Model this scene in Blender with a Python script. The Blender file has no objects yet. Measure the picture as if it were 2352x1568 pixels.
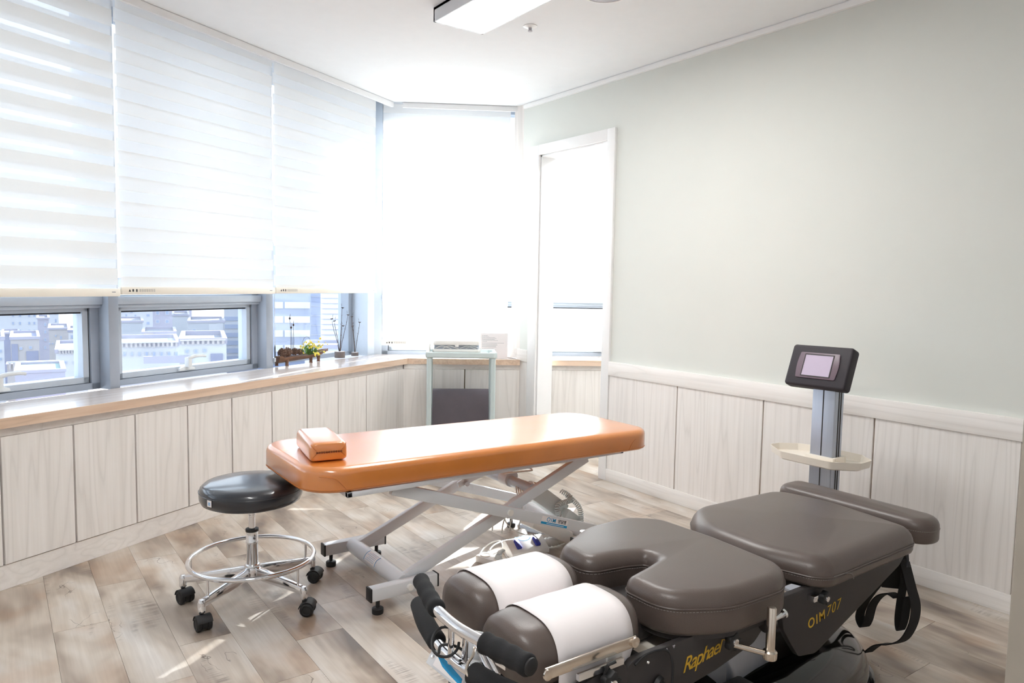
import bpy, bmesh, math, random
from mathutils import Matrix, Vector
random.seed(7)
PI = math.pi; R = math.radians
S = bpy.context.scene
C = S.collection

# ------------------------------------------------------------------ camera
CAMR = Matrix(((0.8146, 0.0303, -0.5792), (-0.5798, 0.0734, -0.8115), (0.0179, 0.9968, 0.0774)))
CAMR = CAMR.to_quaternion().to_matrix()
EYE = Vector((0, 0, 1.25)); FPX = 1681.0
cd = bpy.data.cameras.new('camera'); cam = bpy.data.objects.new('camera', cd); C.objects.link(cam)
cam.matrix_world = Matrix.Translation(EYE) @ CAMR.to_4x4()
cd.sensor_width = 36; cd.lens = FPX / 2352 * 36; cd.clip_start = .02; cd.clip_end = 3000
S.camera = cam
# ------------------------------------------------------------------ world, sun, exposure
S.view_settings.view_transform = 'Standard'; S.view_settings.look = 'None'
S.view_settings.gamma = 1; S.view_settings.use_curve_mapping = False
S.view_settings.exposure = 1.6
w = bpy.data.worlds.new('sky'); S.world = w; w.use_nodes = True
nt = w.node_tree; nt.nodes.clear()
wo = nt.nodes.new('ShaderNodeOutputWorld'); bg = nt.nodes.new('ShaderNodeBackground')
tc = nt.nodes.new('ShaderNodeTexCoord'); sp = nt.nodes.new('ShaderNodeSeparateXYZ'); cr = nt.nodes.new('ShaderNodeValToRGB')
cr.color_ramp.elements[0].position = .0; cr.color_ramp.elements[0].color = (.95, .97, 1, 1)
cr.color_ramp.elements[1].position = .7; cr.color_ramp.elements[1].color = (.75, .86, 1, 1)
nt.links.new(tc.outputs['Generated'], sp.inputs[0]); nt.links.new(sp.outputs[2], cr.inputs[0])
nt.links.new(cr.outputs[0], bg.inputs[0]); nt.links.new(bg.outputs[0], wo.inputs[0])
bg.inputs[1].default_value = 1.12
sd = bpy.data.lights.new('sun', 'SUN'); sun = bpy.data.objects.new('sun', sd); C.objects.link(sun)
sd.energy = 11; sd.angle = R(.6); sd.color = (1, .975, .94)
SUN_AZ, SUN_EL = R(52.7), R(25)
sdir = Vector((math.sin(SUN_AZ) * math.cos(SUN_EL), math.cos(SUN_AZ) * math.cos(SUN_EL), math.sin(SUN_EL)))
sun.rotation_euler = sdir.to_track_quat('Z', 'Y').to_euler()
S.cycles.max_bounces = 12; S.cycles.diffuse_bounces = 7; S.cycles.glossy_bounces = 5
S.cycles.transmission_bounces = 8; S.cycles.transparent_max_bounces = 16
S.cycles.sample_clamp_indirect = 12; S.cycles.use_denoising = True
S.cycles.caustics_reflective = False; S.cycles.caustics_refractive = False

# ------------------------------------------------------------------ frames and rays
def ray(px, py):
    return (CAMR @ Vector((px - 1176, -(py - 784), -FPX))).normalized()
def zp(px, py, z=0.):
    r = ray(px, py); return EYE + r * ((z - EYE.z) / r.z)
def plane(px, py, n, dist):
    r = ray(px, py); return EYE + r * (dist / r.dot(n))
def xp(px, py, x): return plane(px, py, Vector((1, 0, 0)), x)
def yp(px, py, y): return plane(px, py, Vector((0, 1, 0)), y)
def frame(deg):   # local x along the wall, local y outward, z up
    a = R(deg); u = Vector((math.sin(a), math.cos(a), 0)); o = Vector((-math.cos(a), math.sin(a), 0))
    return Matrix(((u.x, o.x, 0, 0), (u.y, o.y, 0, 0), (0, 0, 1, 0), (0, 0, 0, 1)))
ML, ME = frame(61), frame(121)
IL, IE = ML.inverted(), ME.inverted()
def lp(px, py, d): return IL @ plane(px, py, ML.col[1].to_3d(), d)     # left window wall: (s, d, z)
def ep(px, py, d): return IE @ plane(px, py, ME.col[1].to_3d(), d)

# ------------------------------------------------------------------ mesh builder
class B:
    def __init__(s, M=None): s.bm = bmesh.new(); s.M = M or Matrix.Identity(4)
    def v(s, p): return s.bm.verts.new(s.M @ Vector(p))
    def f(s, vs, m=0):
        try:
            f = s.bm.faces.new(vs); f.material_index = m; return f
        except ValueError: return None
    def box(s, x0, x1, y0, y1, z0, z1, m=0):
        v = [s.v((x, y, z)) for z in (z0, z1) for y in (y0, y1) for x in (x0, x1)]
        for a in ((0, 2, 3, 1), (4, 5, 7, 6), (0, 1, 5, 4), (2, 6, 7, 3), (0, 4, 6, 2), (1, 3, 7, 5)): s.f([v[i] for i in a], m)
        return s
    def quad(s, pts, m=0): s.f([s.v(p) for p in pts], m); return s
    def prism(s, pts, z0, z1, ax='z', m=0):
        mp = {'z': lambda a, b, c: (a, b, c), 'y': lambda a, b, c: (a, c, b), 'x': lambda a, b, c: (c, a, b)}[ax]
        lo = [s.v(mp(a, b, z0)) for a, b in pts]; hi = [s.v(mp(a, b, z1)) for a, b in pts]
        n = len(pts); s.f(lo[::-1], m); s.f(hi, m)
        for i in range(n): s.f([lo[i], lo[(i + 1) % n], hi[(i + 1) % n], hi[i]], m)
        return s
    def tube(s, pts, r, seg=10, closed=False, cap=True, m=0, up=None):
        pts = [Vector(p) for p in pts]; n = len(pts); rings = []; prev = None
        for i, p in enumerate(pts):
            a = pts[(i - 1) % n] if closed or i else p; b = pts[(i + 1) % n] if closed or i < n - 1 else p
            t = (b - a).normalized()
            if prev is None:
                q = Vector((0, 0, 1)) if abs(t.z) < .9 else Vector((1, 0, 0)); x = t.cross(q).normalized()
            else: x = (prev - t * prev.dot(t)).normalized()
            prev = x; y = t.cross(x); rr = r[i] if isinstance(r, (list, tuple)) else r
            rings.append([s.v(p + (x * math.cos(k * 2 * PI / seg) + y * math.sin(k * 2 * PI / seg)) * rr) for k in range(seg)])
        for i in range(n if closed else n - 1):
            A, Bq = rings[i], rings[(i + 1) % n]
            for k in range(seg): s.f([A[k], A[(k + 1) % seg], Bq[(k + 1) % seg], Bq[k]], m)
        if cap and not closed: s.f(rings[0][::-1], m); s.f(rings[-1], m)
        return s
    def cyl(s, a, b, r, r2=None, seg=20, m=0): return s.tube([a, b], [r, r2 if r2 is not None else r], seg, m=m)
    def lathe(s, prof, c, seg=28, ax=None, m=0):
        c = Vector(c); q = Vector(ax).normalized().to_track_quat('Z', 'Y').to_matrix() if ax else Matrix.Identity(3)
        rings = []
        for r, z in prof:
            if r < 1e-6: rings.append([s.v(c + q @ Vector((0, 0, z)))])
            else: rings.append([s.v(c + q @ Vector((r * math.cos(k * 2 * PI / seg), r * math.sin(k * 2 * PI / seg), z))) for k in range(seg)])
        for A, D in zip(rings, rings[1:]):
            for k in range(seg):
                k2 = (k + 1) % seg
                if len(A) == 1 and len(D) == 1: continue
                if len(A) == 1: s.f([A[0], D[k2], D[k]][::-1] if False else [A[0], D[k], D[k2]][::-1], m)
                elif len(D) == 1: s.f([A[k], A[k2], D[0]], m)
                else: s.f([A[k], A[k2], D[k2], D[k]], m)
        if len(rings[0]) > 1: s.f(rings[0][::-1], m)
        if len(rings[-1]) > 1: s.f(rings[-1], m)
        return s
    def ball(s, c, r, seg=12, rz=None, ax=None, m=0):
        rz = rz or r; n = seg // 2
        return s.lathe([(r * math.sin(PI * i / n), -rz * math.cos(PI * i / n)) for i in range(n + 1)], c, seg, ax, m)

GRP = {}
def setp(o, label=None, cat=None, group=None, kind=None):
    if label: o['label'] = label
    if cat: o['category'] = cat
    if group: o['group'] = group
    if kind: o['kind'] = kind
    return o
def obj(name, b, mats, parent=None, bev=0, seg=2, smooth=True, ang=40, **kw):
    bm = b.bm
    bmesh.ops.recalc_face_normals(bm, faces=bm.faces)
    if bev:
        es = [e for e in bm.edges if len(e.link_faces) == 2 and e.calc_face_angle(0) > R(35)]
        bmesh.ops.bevel(bm, geom=es, offset=bev, segments=seg, profile=.5, affect='EDGES', clamp_overlap=True)
    me = bpy.data.meshes.new(name)
    if parent is not None: bm.transform(WM[parent.name].inverted())
    bm.to_mesh(me); bm.free()
    for mm in (mats if isinstance(mats, (list, tuple)) else [mats]): me.materials.append(mm)
    if smooth:
        me.shade_smooth(); me.set_sharp_from_angle(angle=R(ang))
    o = bpy.data.objects.new(name, me); C.objects.link(o)
    if parent is not None: o.parent = parent
    WM[o.name] = WM[parent.name] if parent is not None else Matrix.Identity(4)
    return setp(o, **kw)
WM = {}
def thing(name, label, cat, loc=(0, 0, 0), rotz=0, group=None, kind=None):
    o = bpy.data.objects.new(name, None); C.objects.link(o); o.location = loc; o.rotation_euler = (0, 0, rotz)
    o.empty_display_size = .05
    WM[o.name] = Matrix.Translation(Vector(loc)) @ Matrix.Rotation(rotz, 4, 'Z')
    return setp(o, label, cat, group, kind)
def text(name, s, size, M, mat, parent, shear=0, extrude=.0003, **kw):
    c = bpy.data.curves.new(name, 'FONT'); c.body = s; c.size = size; c.shear = shear; c.extrude = extrude
    c.align_x = kw.pop('align', 'CENTER'); c.align_y = 'CENTER'; c.offset = kw.pop('offset', 0); c.space_character = kw.pop('space', 1)
    o = bpy.data.objects.new(name, c); C.objects.link(o); c.materials.append(mat)
    dg = bpy.context.evaluated_depsgraph_get(); me = bpy.data.meshes.new_from_object(o.evaluated_get(dg)); me.name = name
    bpy.data.objects.remove(o); me.transform(WM[parent.name].inverted() @ M)
    o = bpy.data.objects.new(name, me); C.objects.link(o); o.parent = parent
    if not me.materials: me.materials.append(mat)
    WM[o.name] = WM[parent.name]
    return setp(o, **kw)
def basis(o, x, z):    # matrix with local x, normal z
    x = Vector(x).normalized(); z = Vector(z).normalized(); y = z.cross(x).normalized(); x = y.cross(z)
    return Matrix(((x.x, y.x, z.x, o[0]), (x.y, y.y, z.y, o[1]), (x.z, y.z, z.z, o[2]), (0, 0, 0, 1)))

# ------------------------------------------------------------------ materials
def srgb(r, g, b):
    f = lambda c: (c / 255 / 12.92) if c / 255 <= .04045 else ((c / 255 + .055) / 1.055) ** 2.4
    return (f(r), f(g), f(b), 1)
def N(nt, t, **kw):
    n = nt.nodes.new(t)
    for k, v in kw.items():
        if k.startswith('i_'):
            key = k[2:]; key = int(key) if key.isdigit() else key.replace('_', ' ')
            n.inputs[key].default_value = v
        else: setattr(n, k, v)
    return n
def mixc(nt, a, b, fac, mode='MIX'):
    n = nt.nodes.new('ShaderNodeMix'); n.data_type = 'RGBA'; n.blend_type = mode
    for sock, v in ((n.inputs[6], a), (n.inputs[7], b), (n.inputs[0], fac)):
        if isinstance(v, (tuple, list, float, int)): sock.default_value = v
        else: nt.links.new(v, sock)
    return n.outputs[2]
def ramp(nt, src, stops):
    n = nt.nodes.new('ShaderNodeValToRGB'); e = n.color_ramp.elements
    while len(e) < len(stops): e.new(.5)
    for el, (p, c) in zip(e, stops): el.position = p; el.color = c if isinstance(c, tuple) else (c, c, c, 1)
    nt.links.new(src, n.inputs[0]); return n.outputs[0]
def coords(nt, scale=(1, 1, 1), rnd=True, rot=(0, 0, 0), kind='Object'):
    t = N(nt, 'ShaderNodeTexCoord'); m = N(nt, 'ShaderNodeMapping'); m.inputs['Scale'].default_value = scale; m.inputs['Rotation'].default_value = rot
    nt.links.new(t.outputs[kind], m.inputs[0])
    if rnd:
        oi = N(nt, 'ShaderNodeObjectInfo'); mu = N(nt, 'ShaderNodeMath', operation='MULTIPLY', i_1=37.); nt.links.new(oi.outputs['Random'], mu.inputs[0])
        cx = N(nt, 'ShaderNodeCombineXYZ'); 
        for i in range(3): nt.links.new(mu.outputs[0], cx.inputs[i])
        nt.links.new(cx.outputs[0], m.inputs['Location'])
    return m.outputs[0]
def noise(nt, vec, scale, detail=4, rough=.6, dist=0):
    n = N(nt, 'ShaderNodeTexNoise'); n.inputs['Scale'].default_value = scale; n.inputs['Detail'].default_value = detail
    n.inputs['Roughness'].default_value = rough; n.inputs['Distortion'].default_value = dist
    nt.links.new(vec, n.inputs['Vector']); return n.outputs[0]
def newmat(name):
    m = bpy.data.materials.new(name); m.use_nodes = True; nt = m.node_tree; nt.nodes.clear()
    o = N(nt, 'ShaderNodeOutputMaterial'); return m, nt, o
def mul(c, k): return (min(c[0] * k, 1), min(c[1] * k, 1), min(c[2] * k, 1), 1)
def mat(name, col, rough=.5, metal=0., var=.06, scale=12, bump=0., bscale=400, coat=0., stretch=(1, 1, 1), spec=.5, emit=0, sheen=0):
    m, nt, o = newmat(name); b = N(nt, 'ShaderNodeBsdfPrincipled')
    v = coords(nt, stretch); n = noise(nt, v, scale)
    nt.links.new(ramp(nt, n, [(.3, mul(col, 1 - var)), (.7, mul(col, 1 + var))]), b.inputs['Base Color'])
    r2 = N(nt, 'ShaderNodeMapRange', i_3=max(rough - .05, .02), i_4=min(rough + .05, 1)); nt.links.new(n, r2.inputs[0]); nt.links.new(r2.outputs[0], b.inputs['Roughness'])
    b.inputs['Metallic'].default_value = metal; b.inputs['Coat Weight'].default_value = coat; b.inputs['Coat Roughness'].default_value = .12
    b.inputs['Specular IOR Level'].default_value = spec; b.inputs['Sheen Weight'].default_value = sheen
    if emit: b.inputs['Emission Color'].default_value = col; b.inputs['Emission Strength'].default_value = emit
    if bump:
        bp = N(nt, 'ShaderNodeBump', i_Strength=bump, i_Distance=.001); nt.links.new(noise(nt, v, bscale, 2), bp.inputs['Height']); nt.links.new(bp.outputs[0], b.inputs['Normal'])
    nt.links.new(b.outputs[0], o.inputs[0]); return m
def wood(name, base, dark, ax, gscale=1., rough=.45, contrast=1., coat=0.):
    # straight grain running along axis ax with cathedral figures
    m, nt, o = newmat(name); b = N(nt, 'ShaderNodeBsdfPrincipled')
    st = [14., 14., 14.]; st[ax] = .9; v = coords(nt, tuple(x * gscale for x in st))
    fine = [70., 70., 70.]; fine[ax] = 1.6; v2 = coords(nt, tuple(x * gscale for x in fine))
    n1 = noise(nt, v, .55, 2, .5)
    wv = N(nt, 'ShaderNodeMath', operation='MULTIPLY', i_1=9.); nt.links.new(n1, wv.inputs[0])
    sn = N(nt, 'ShaderNodeMath', operation='PINGPONG', i_1=.5); nt.links.new(wv.outputs[0], sn.inputs[0])
    lines = ramp(nt, sn.outputs[0], [(.0, 1.), (.10, .35), (.35, 0.)])
    n2 = ramp(nt, noise(nt, v2, 1., 5, .7), [(.35, 0.), (.75, 1.)])
    c1 = mixc(nt, base, mul(dark, 1.), n2)
    k = N(nt, 'ShaderNodeMath', operation='MULTIPLY', i_1=.55 * contrast); nt.links.new(lines, k.inputs[0])
    c2 = mixc(nt, c1, mul(dark, .82), k.outputs[0])
    nt.links.new(c2, b.inputs['Base Color']); b.inputs['Roughness'].default_value = rough; b.inputs['Coat Weight'].default_value = coat
    bp = N(nt, 'ShaderNodeBump', i_Strength=.12, i_Distance=.001); nt.links.new(n2, bp.inputs['Height']); nt.links.new(bp.outputs[0], b.inputs['Normal'])
    nt.links.new(b.outputs[0], o.inputs[0]); return m

def plank_material():
    m, nt, o = newmat('distressed_plank'); b = N(nt, 'ShaderNodeBsdfPrincipled')
    v = coords(nt, (1, 1, 1))
    patches = noise(nt, coords(nt, (5.5, 1.9, 1)), 1., 3, .55, .4)
    base = ramp(nt, patches, [(.30, srgb(112, 101, 94)), (.42, srgb(160, 146, 133)), (.54, srgb(194, 183, 170)), (.70, srgb(212, 206, 199))])
    warm = ramp(nt, noise(nt, coords(nt, (4, 3, 1)), 1.3, 3, .5), [(.5, 0.), (.68, 1.)])
    wk = N(nt, 'ShaderNodeMath', operation='MULTIPLY', i_1=.32); nt.links.new(warm, wk.inputs[0])
    base = mixc(nt, base, srgb(176, 137, 100), wk.outputs[0])
    # streaks along the board
    st = ramp(nt, noise(nt, coords(nt, (75, 2.2, 1)), 1., 4, .65), [(.35, 1.), (.62, 0.)])
    sk = N(nt, 'ShaderNodeMath', operation='MULTIPLY', i_1=.16); nt.links.new(st, sk.inputs[0])
    base = mixc(nt, base, srgb(112, 92, 76), sk.outputs[0])
    # cross-cut saw marks inside dark smudges
    saw = ramp(nt, noise(nt, coords(nt, (5, 150, 1)), 1., 3, .5), [(.45, 0.), (.6, 1.)])
    smu = ramp(nt, noise(nt, coords(nt, (10, 2.6, 1)), 1., 2, .5, .8), [(.60, 0.), (.72, 1.)])
    sm = N(nt, 'ShaderNodeMath', operation='MULTIPLY'); nt.links.new(saw, sm.inputs[0]); nt.links.new(smu, sm.inputs[1])
    sm2 = N(nt, 'ShaderNodeMath', operation='MULTIPLY', i_1=.55); nt.links.new(sm.outputs[0], sm2.inputs[0])
    base = mixc(nt, base, srgb(92, 76, 68), sm2.outputs[0])
    # hairline cracks, sparse
    vo = N(nt, 'ShaderNodeTexVoronoi', feature='DISTANCE_TO_EDGE'); vo.inputs['Scale'].default_value = 9
    cv = coords(nt, (1, .6, 1)); wn = N(nt, 'ShaderNodeTexNoise'); wn.inputs['Scale'].default_value = 14; nt.links.new(cv, wn.inputs['Vector'])
    vv = mixc(nt, cv, wn.outputs['Color'], .12); nt.links.new(vv, vo.inputs['Vector'])
    ck = ramp(nt, vo.outputs['Distance'], [(.0, .8), (.012, 0.)])
    sel = ramp(nt, noise(nt, coords(nt, (3.2, 2., 1)), 1.7, 1, .5), [(.64, 0.), (.68, 1.)])
    cm = N(nt, 'ShaderNodeMath', operation='MULTIPLY'); nt.links.new(ck, cm.inputs[0]); nt.links.new(sel, cm.inputs[1])
    base = mixc(nt, base, srgb(70, 56, 48), cm.outputs[0])
    nt.links.new(base, b.inputs['Base Color'])
    rr = N(nt, 'ShaderNodeMapRange', i_3=.26, i_4=.42); nt.links.new(patches, rr.inputs[0]); nt.links.new(rr.outputs[0], b.inputs['Roughness'])
    bp = N(nt, 'ShaderNodeBump', i_Strength=.10, i_Distance=.0006); nt.links.new(noise(nt, coords(nt, (60, 260, 1)), 1., 2), bp.inputs['Height']); nt.links.new(bp.outputs[0], b.inputs['Normal'])
    nt.links.new(b.outputs[0], o.inputs[0]); return m

def fabric(name, col, transl, transp):
    m, nt, o = newmat(name)
    d = N(nt, 'ShaderNodeBsdfDiffuse'); t = N(nt, 'ShaderNodeBsdfTranslucent'); tr = N(nt, 'ShaderNodeBsdfTransparent')
    v = coords(nt, (1, 1, 1)); c = ramp(nt, noise(nt, v, 900, 2), [(.3, mul(col, .97)), (.7, col)])
    nt.links.new(c, d.inputs[0]); nt.links.new(c, t.inputs[0])
    mx = N(nt, 'ShaderNodeMixShader', i_0=transl); nt.links.new(d.outputs[0], mx.inputs[1]); nt.links.new(t.outputs[0], mx.inputs[2])
    m2 = N(nt, 'ShaderNodeMixShader', i_0=transp); nt.links.new(mx.outputs[0], m2.inputs[1]); nt.links.new(tr.outputs[0], m2.inputs[2])
    nt.links.new(m2.outputs[0], o.inputs[0]); return m
def glass_material(name, tint=(.93, .97, 1, 1), haze=0.):
    m, nt, o = newmat(name); tr = N(nt, 'ShaderNodeBsdfTransparent'); gl = N(nt, 'ShaderNodeBsdfGlossy', i_Roughness=.02)
    tr.inputs[0].default_value = tint
    lw = N(nt, 'ShaderNodeLayerWeight', i_Blend=.5); pw = N(nt, 'ShaderNodeMath', operation='POWER', i_1=5.); nt.links.new(lw.outputs['Facing'], pw.inputs[0])
    fr = N(nt, 'ShaderNodeMath', operation='MULTIPLY_ADD', i_1=.96, i_2=.035); nt.links.new(pw.outputs[0], fr.inputs[0]); mx = N(nt, 'ShaderNodeMixShader')
    nt.links.new(fr.outputs[0], mx.inputs[0]); nt.links.new(tr.outputs[0], mx.inputs[1]); nt.links.new(gl.outputs[0], mx.inputs[2])
    out = mx.outputs[0]
    if haze:   # pale haze of the outside view, mixed into the glass itself
        t2 = N(nt, 'ShaderNodeBsdfTranslucent'); t2.inputs[0].default_value = (.9, .95, 1, 1)
        m3 = N(nt, 'ShaderNodeMixShader'); v = coords(nt, (1, 1, 1), False)
        hz = N(nt, 'ShaderNodeMapRange', i_3=haze * .8, i_4=haze * 1.2); nt.links.new(noise(nt, v, 3.), hz.inputs[0]); nt.links.new(hz.outputs[0], m3.inputs[0])
        nt.links.new(out, m3.inputs[1]); nt.links.new(t2.outputs[0], m3.inputs[2]); out = m3.outputs[0]
    nt.links.new(out, o.inputs[0]); return m

m_ceil = mat('ceiling_paint', (.83, .85, .87, 1), .8, var=.01)
m_sage = mat('sage_paint', srgb(217, 220, 215), .75, var=.012, scale=3, bump=.05, bscale=500)
m_white = mat('white_paint', (.86, .86, .86, 1), .4, var=.01)
m_wooden = wood('whitewashed_oak', srgb(238, 234, 231), srgb(230, 225, 220), 2, contrast=.9)
m_woodh = wood('whitewashed_oak_level', srgb(238, 234, 231), srgb(230, 225, 220), 0, contrast=.8)
m_woody = wood('whitewashed_oak_rail', srgb(240, 237, 234), srgb(232, 227, 222), 1, contrast=.8)
m_lip = wood('natural_oak', srgb(230, 206, 184), srgb(208, 176, 150), 0, rough=.35)
m_top = wood('counter_laminate', srgb(230, 218, 210), srgb(210, 194, 184), 0, rough=.2, coat=.3)
m_groove = mat('groove_brown_board', srgb(160, 140, 115), .8)  # brown backing that shows in the gaps between panels
m_grooved = mat('cabinet_gap_board', srgb(80, 68, 58), .9)
m_plank = plank_material()
m_sub = mat('underlay', srgb(70, 58, 48), .9)
m_opq = fabric('blind_band', (.93, .905, .865, 1), .60, .02)
m_shr = fabric('blind_sheer', (.93, .95, .97, 1), .60, .36)
m_bar = mat('blind_bar_cream', srgb(240, 235, 224), .4, var=.01)
m_alu = mat('window_aluminium', srgb(168, 177, 190), .38, metal=.2, var=.03, bump=.05)
m_alul = mat('window_aluminium_pale', srgb(196, 205, 216), .38, metal=.2, var=.03)
m_gask = mat('rubber_gasket', srgb(38, 38, 44), .7)
m_glass = glass_material('window_glass', haze=.05)
m_handle = mat('handle_plastic', srgb(226, 229, 230), .35)
m_orange = mat('orange_leather', srgb(212, 128, 52), .33, var=.05, scale=9, bump=.15, bscale=350, coat=1.)
m_orange.node_tree.nodes['Principled BSDF'].inputs['Coat IOR'].default_value = 1.9; m_orange.node_tree.nodes['Principled BSDF'].inputs['Coat Roughness'].default_value = .22
m_brown = mat('brown_leather', srgb(92, 81, 76), .36, var=.07, scale=7, bump=.3, bscale=300)
m_black = mat('black_leather', srgb(22, 25, 34), .36, var=.06, bump=.2, bscale=300, coat=.8)
m_panel = mat('charcoal_powdercoat', srgb(52, 48, 48), .55, var=.05, bump=.15, bscale=900)
m_gloss = mat('gloss_black', srgb(10, 10, 11), .07, coat=.6, var=.02)
m_steel = mat('white_powdercoat', srgb(214, 216, 220), .32, var=.02)
m_chrome = mat('chrome', (.82, .82, .84, 1), .10, metal=1, var=.02)
m_alup = mat('brushed_aluminium', srgb(178, 184, 196), .33, metal=.7, var=.03, stretch=(20, 20, .5))
m_foam = mat('black_foam', srgb(24, 24, 26), .9, bump=.4, bscale=250)
m_rub = mat('black_rubber', srgb(28, 28, 30), .55)
m_paper = mat('white_paper', srgb(238, 232, 232), .8, var=.01, bump=.2, bscale=60)
m_plast = mat('white_plastic', srgb(232, 230, 226), .35, var=.01)
m_cream = mat('cream_plastic', srgb(236, 228, 216), .4, var=.01)
m_grey = mat('grey_plastic', srgb(206, 211, 210), .4, var=.02)
m_trol = mat('trolley_plastic', srgb(196, 208, 208), .4, var=.02)
m_mat = mat('charcoal_fabric', srgb(88, 82, 88), .9, bump=.4, bscale=300)
m_cable = mat('white_cable', srgb(224, 224, 220), .45)
m_thread = mat('pale_thread', srgb(128, 122, 120), .8)
m_thro = mat('orange_thread', srgb(186, 110, 50), .8)
m_gold = mat('yellow_lettering', srgb(206, 164, 44), .5)
m_blue = mat('blue_pedal', srgb(52, 58, 160), .4)
m_ink = mat('grey_ink', srgb(150, 150, 156), .7)
m_dink = mat('dark_ink', srgb(50, 54, 62), .7)
m_cyan = mat('cyan_ink', srgb(20, 150, 205), .6)
m_bark = mat('carved_driftwood', srgb(110, 78, 58), .6, var=.35, scale=18, bump=.6, bscale=60, stretch=(1, 1, 3))
m_cone = mat('pine_cone_scale', srgb(118, 92, 78), .8, var=.25, scale=60)
m_stone = mat('granite_pot', srgb(116, 106, 102), .85, var=.2, scale=220, bump=.3)
m_twig = mat('dry_twig', srgb(70, 56, 50), .8, var=.2)
m_leaf = mat('green_leaf', srgb(96, 140, 58), .55, var=.3, scale=60)
m_yel = mat('yellow_petal', srgb(250, 236, 110), .6, var=.1, scale=60)
m_eye = mat('orange_flower_eye', srgb(226, 160, 50), .6)
m_bird = mat('bird_feather_grey', srgb(86, 78, 82), .7, var=.15)
m_screen = mat('display_glass', srgb(196, 184, 204), .18, var=.02)
m_bezel = mat('bezel_plum', srgb(112, 96, 106), .4)
m_cons = mat('console_black', srgb(44, 38, 44), .6, var=.05, bump=.3, bscale=500)
m_lamp = mat('lamp_diffuser', (1, .99, .97, 1), .5, emit=11.5, var=0)
m_grille = mat('grille_grey', srgb(178, 176, 182), .5)
m_jamb = mat('jamb_taupe', srgb(150, 142, 132), .5)
m_strap = mat('webbing_black', srgb(26, 24, 24), .85, bump=.5, bscale=500)
m_bars = mat('polished_steel', (.72, .64, .56, 1), .22, metal=1, var=.03)

# ================================================================== STRUCTURE
OL, OE = ML.col[1].to_3d(), ME.col[1].to_3d()
CEIL = 2.56
def clip(poly, n, d):      # keep points with n.p <= d
    out = []
    for i, p in enumerate(poly):
        q = poly[(i + 1) % len(poly)]; a = n[0] * p[0] + n[1] * p[1] - d; b = n[0] * q[0] + n[1] * q[1] - d
        if a <= 0: out.append(p)
        if (a < 0) != (b < 0) and abs(a - b) > 1e-9:
            t = a / (a - b); out.append((p[0] + (q[0] - p[0]) * t, p[1] + (q[1] - p[1]) * t))
    return out
def room_poly(dl, de, x0=-1.6, x1=4.6, y0=-1.3, y1=7):
    p = [(x0, y0), (x1, y0), (x1, y1), (x0, y1)]
    return clip(clip(p, (OL.x, OL.y), dl), (OE.x, OE.y), de)
fl = obj('floor', B().prism(room_poly(3.5, 5.8), -.12, -.006), m_sub, kind='structure')
OFF = {0: 2.95, 1: 3.306, 2: 3.53, 3: 3.12, 4: 2.43, 5: 2.66, 6: 3.34, 7: 2.25, 8: 2.8, 9: 3.05, 10: 2.5, 11: 3.2, 12: 2.62, 13: 2.95, 14: 2.35, 15: 1.25, 16: 2.77}
k0, k1 = -10, 25
pl_done = {}
for k in range(k0, k1 + 1):
    xa = .145 + .172 * k + .0004; xb = xa + .172 - .0008
    o0 = OFF.get(k, 2.2 + ((k * 37) % 23) * .04)
    j = int((-1.3 - o0) / .92) - 1
    while o0 + j * .92 < 6:
        y0 = o0 + j * .92; j += 1
        po = [(xa, y0 + .0006), (xb, y0 + .0006), (xb, y0 + .92 - .0006), (xa, y0 + .92 - .0006)]
        po = clip(clip(clip(po, (OL.x, OL.y), 3.45), (OE.x, OE.y), 5.75), (0, -1), 1.25)
        po = clip(clip(po, (-1, 0), 1.55), (1, 0), 4.5)
        if len(po) < 3: continue
        b = B(); b.prism(po, -.006, 0)
        o = obj('plank', b, m_plank, fl, smooth=False)
        # put each board's origin at its own corner so the grain differs
        pl_done[o.name] = 1
print('planks', len(pl_done))

obj('ceiling', B().prism(room_poly(3.150, 5.495), CEIL, CEIL + .12), m_ceil, kind='structure')
obj('trim_1', B(ML).box(-.2, 4.9, 3.13, 3.62, 2.66, 2.74), m_ceil, kind='structure', label='white head board of the blind recess above the long window wall')
obj('trim_2', B(ME).box(-.8, 2.6, 5.47, 5.9, 2.66, 2.74), m_ceil, kind='structure', label='white head board of the blind recess above the end window')
# ceiling edge moulding (slim band with a shadow gap above)
def ceiling_band(name, M, s0, s1, d, z0=2.522, z1=2.556):
    b = B(M); b.box(s0, s1, d - .006, d + .012, z0, z1); b.box(s0, s1, d, d + .012, z1 - .002, 2.67)
    return obj(name, b, m_white, kind='structure')
ceiling_band('trim_3', ML, -.1, 4.527, 3.150)
ceiling_band('trim_4', ME, -.393, .60, 5.495)
b = B(); b.box(3.205, 3.224, .2, 4.40, 2.528, 2.553); b.box(3.212, 3.224, .2, 4.40, 2.553, 2.56)
obj('trim_5', b, m_white, kind='structure', label='slim white ceiling moulding along the sage green wall')

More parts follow.
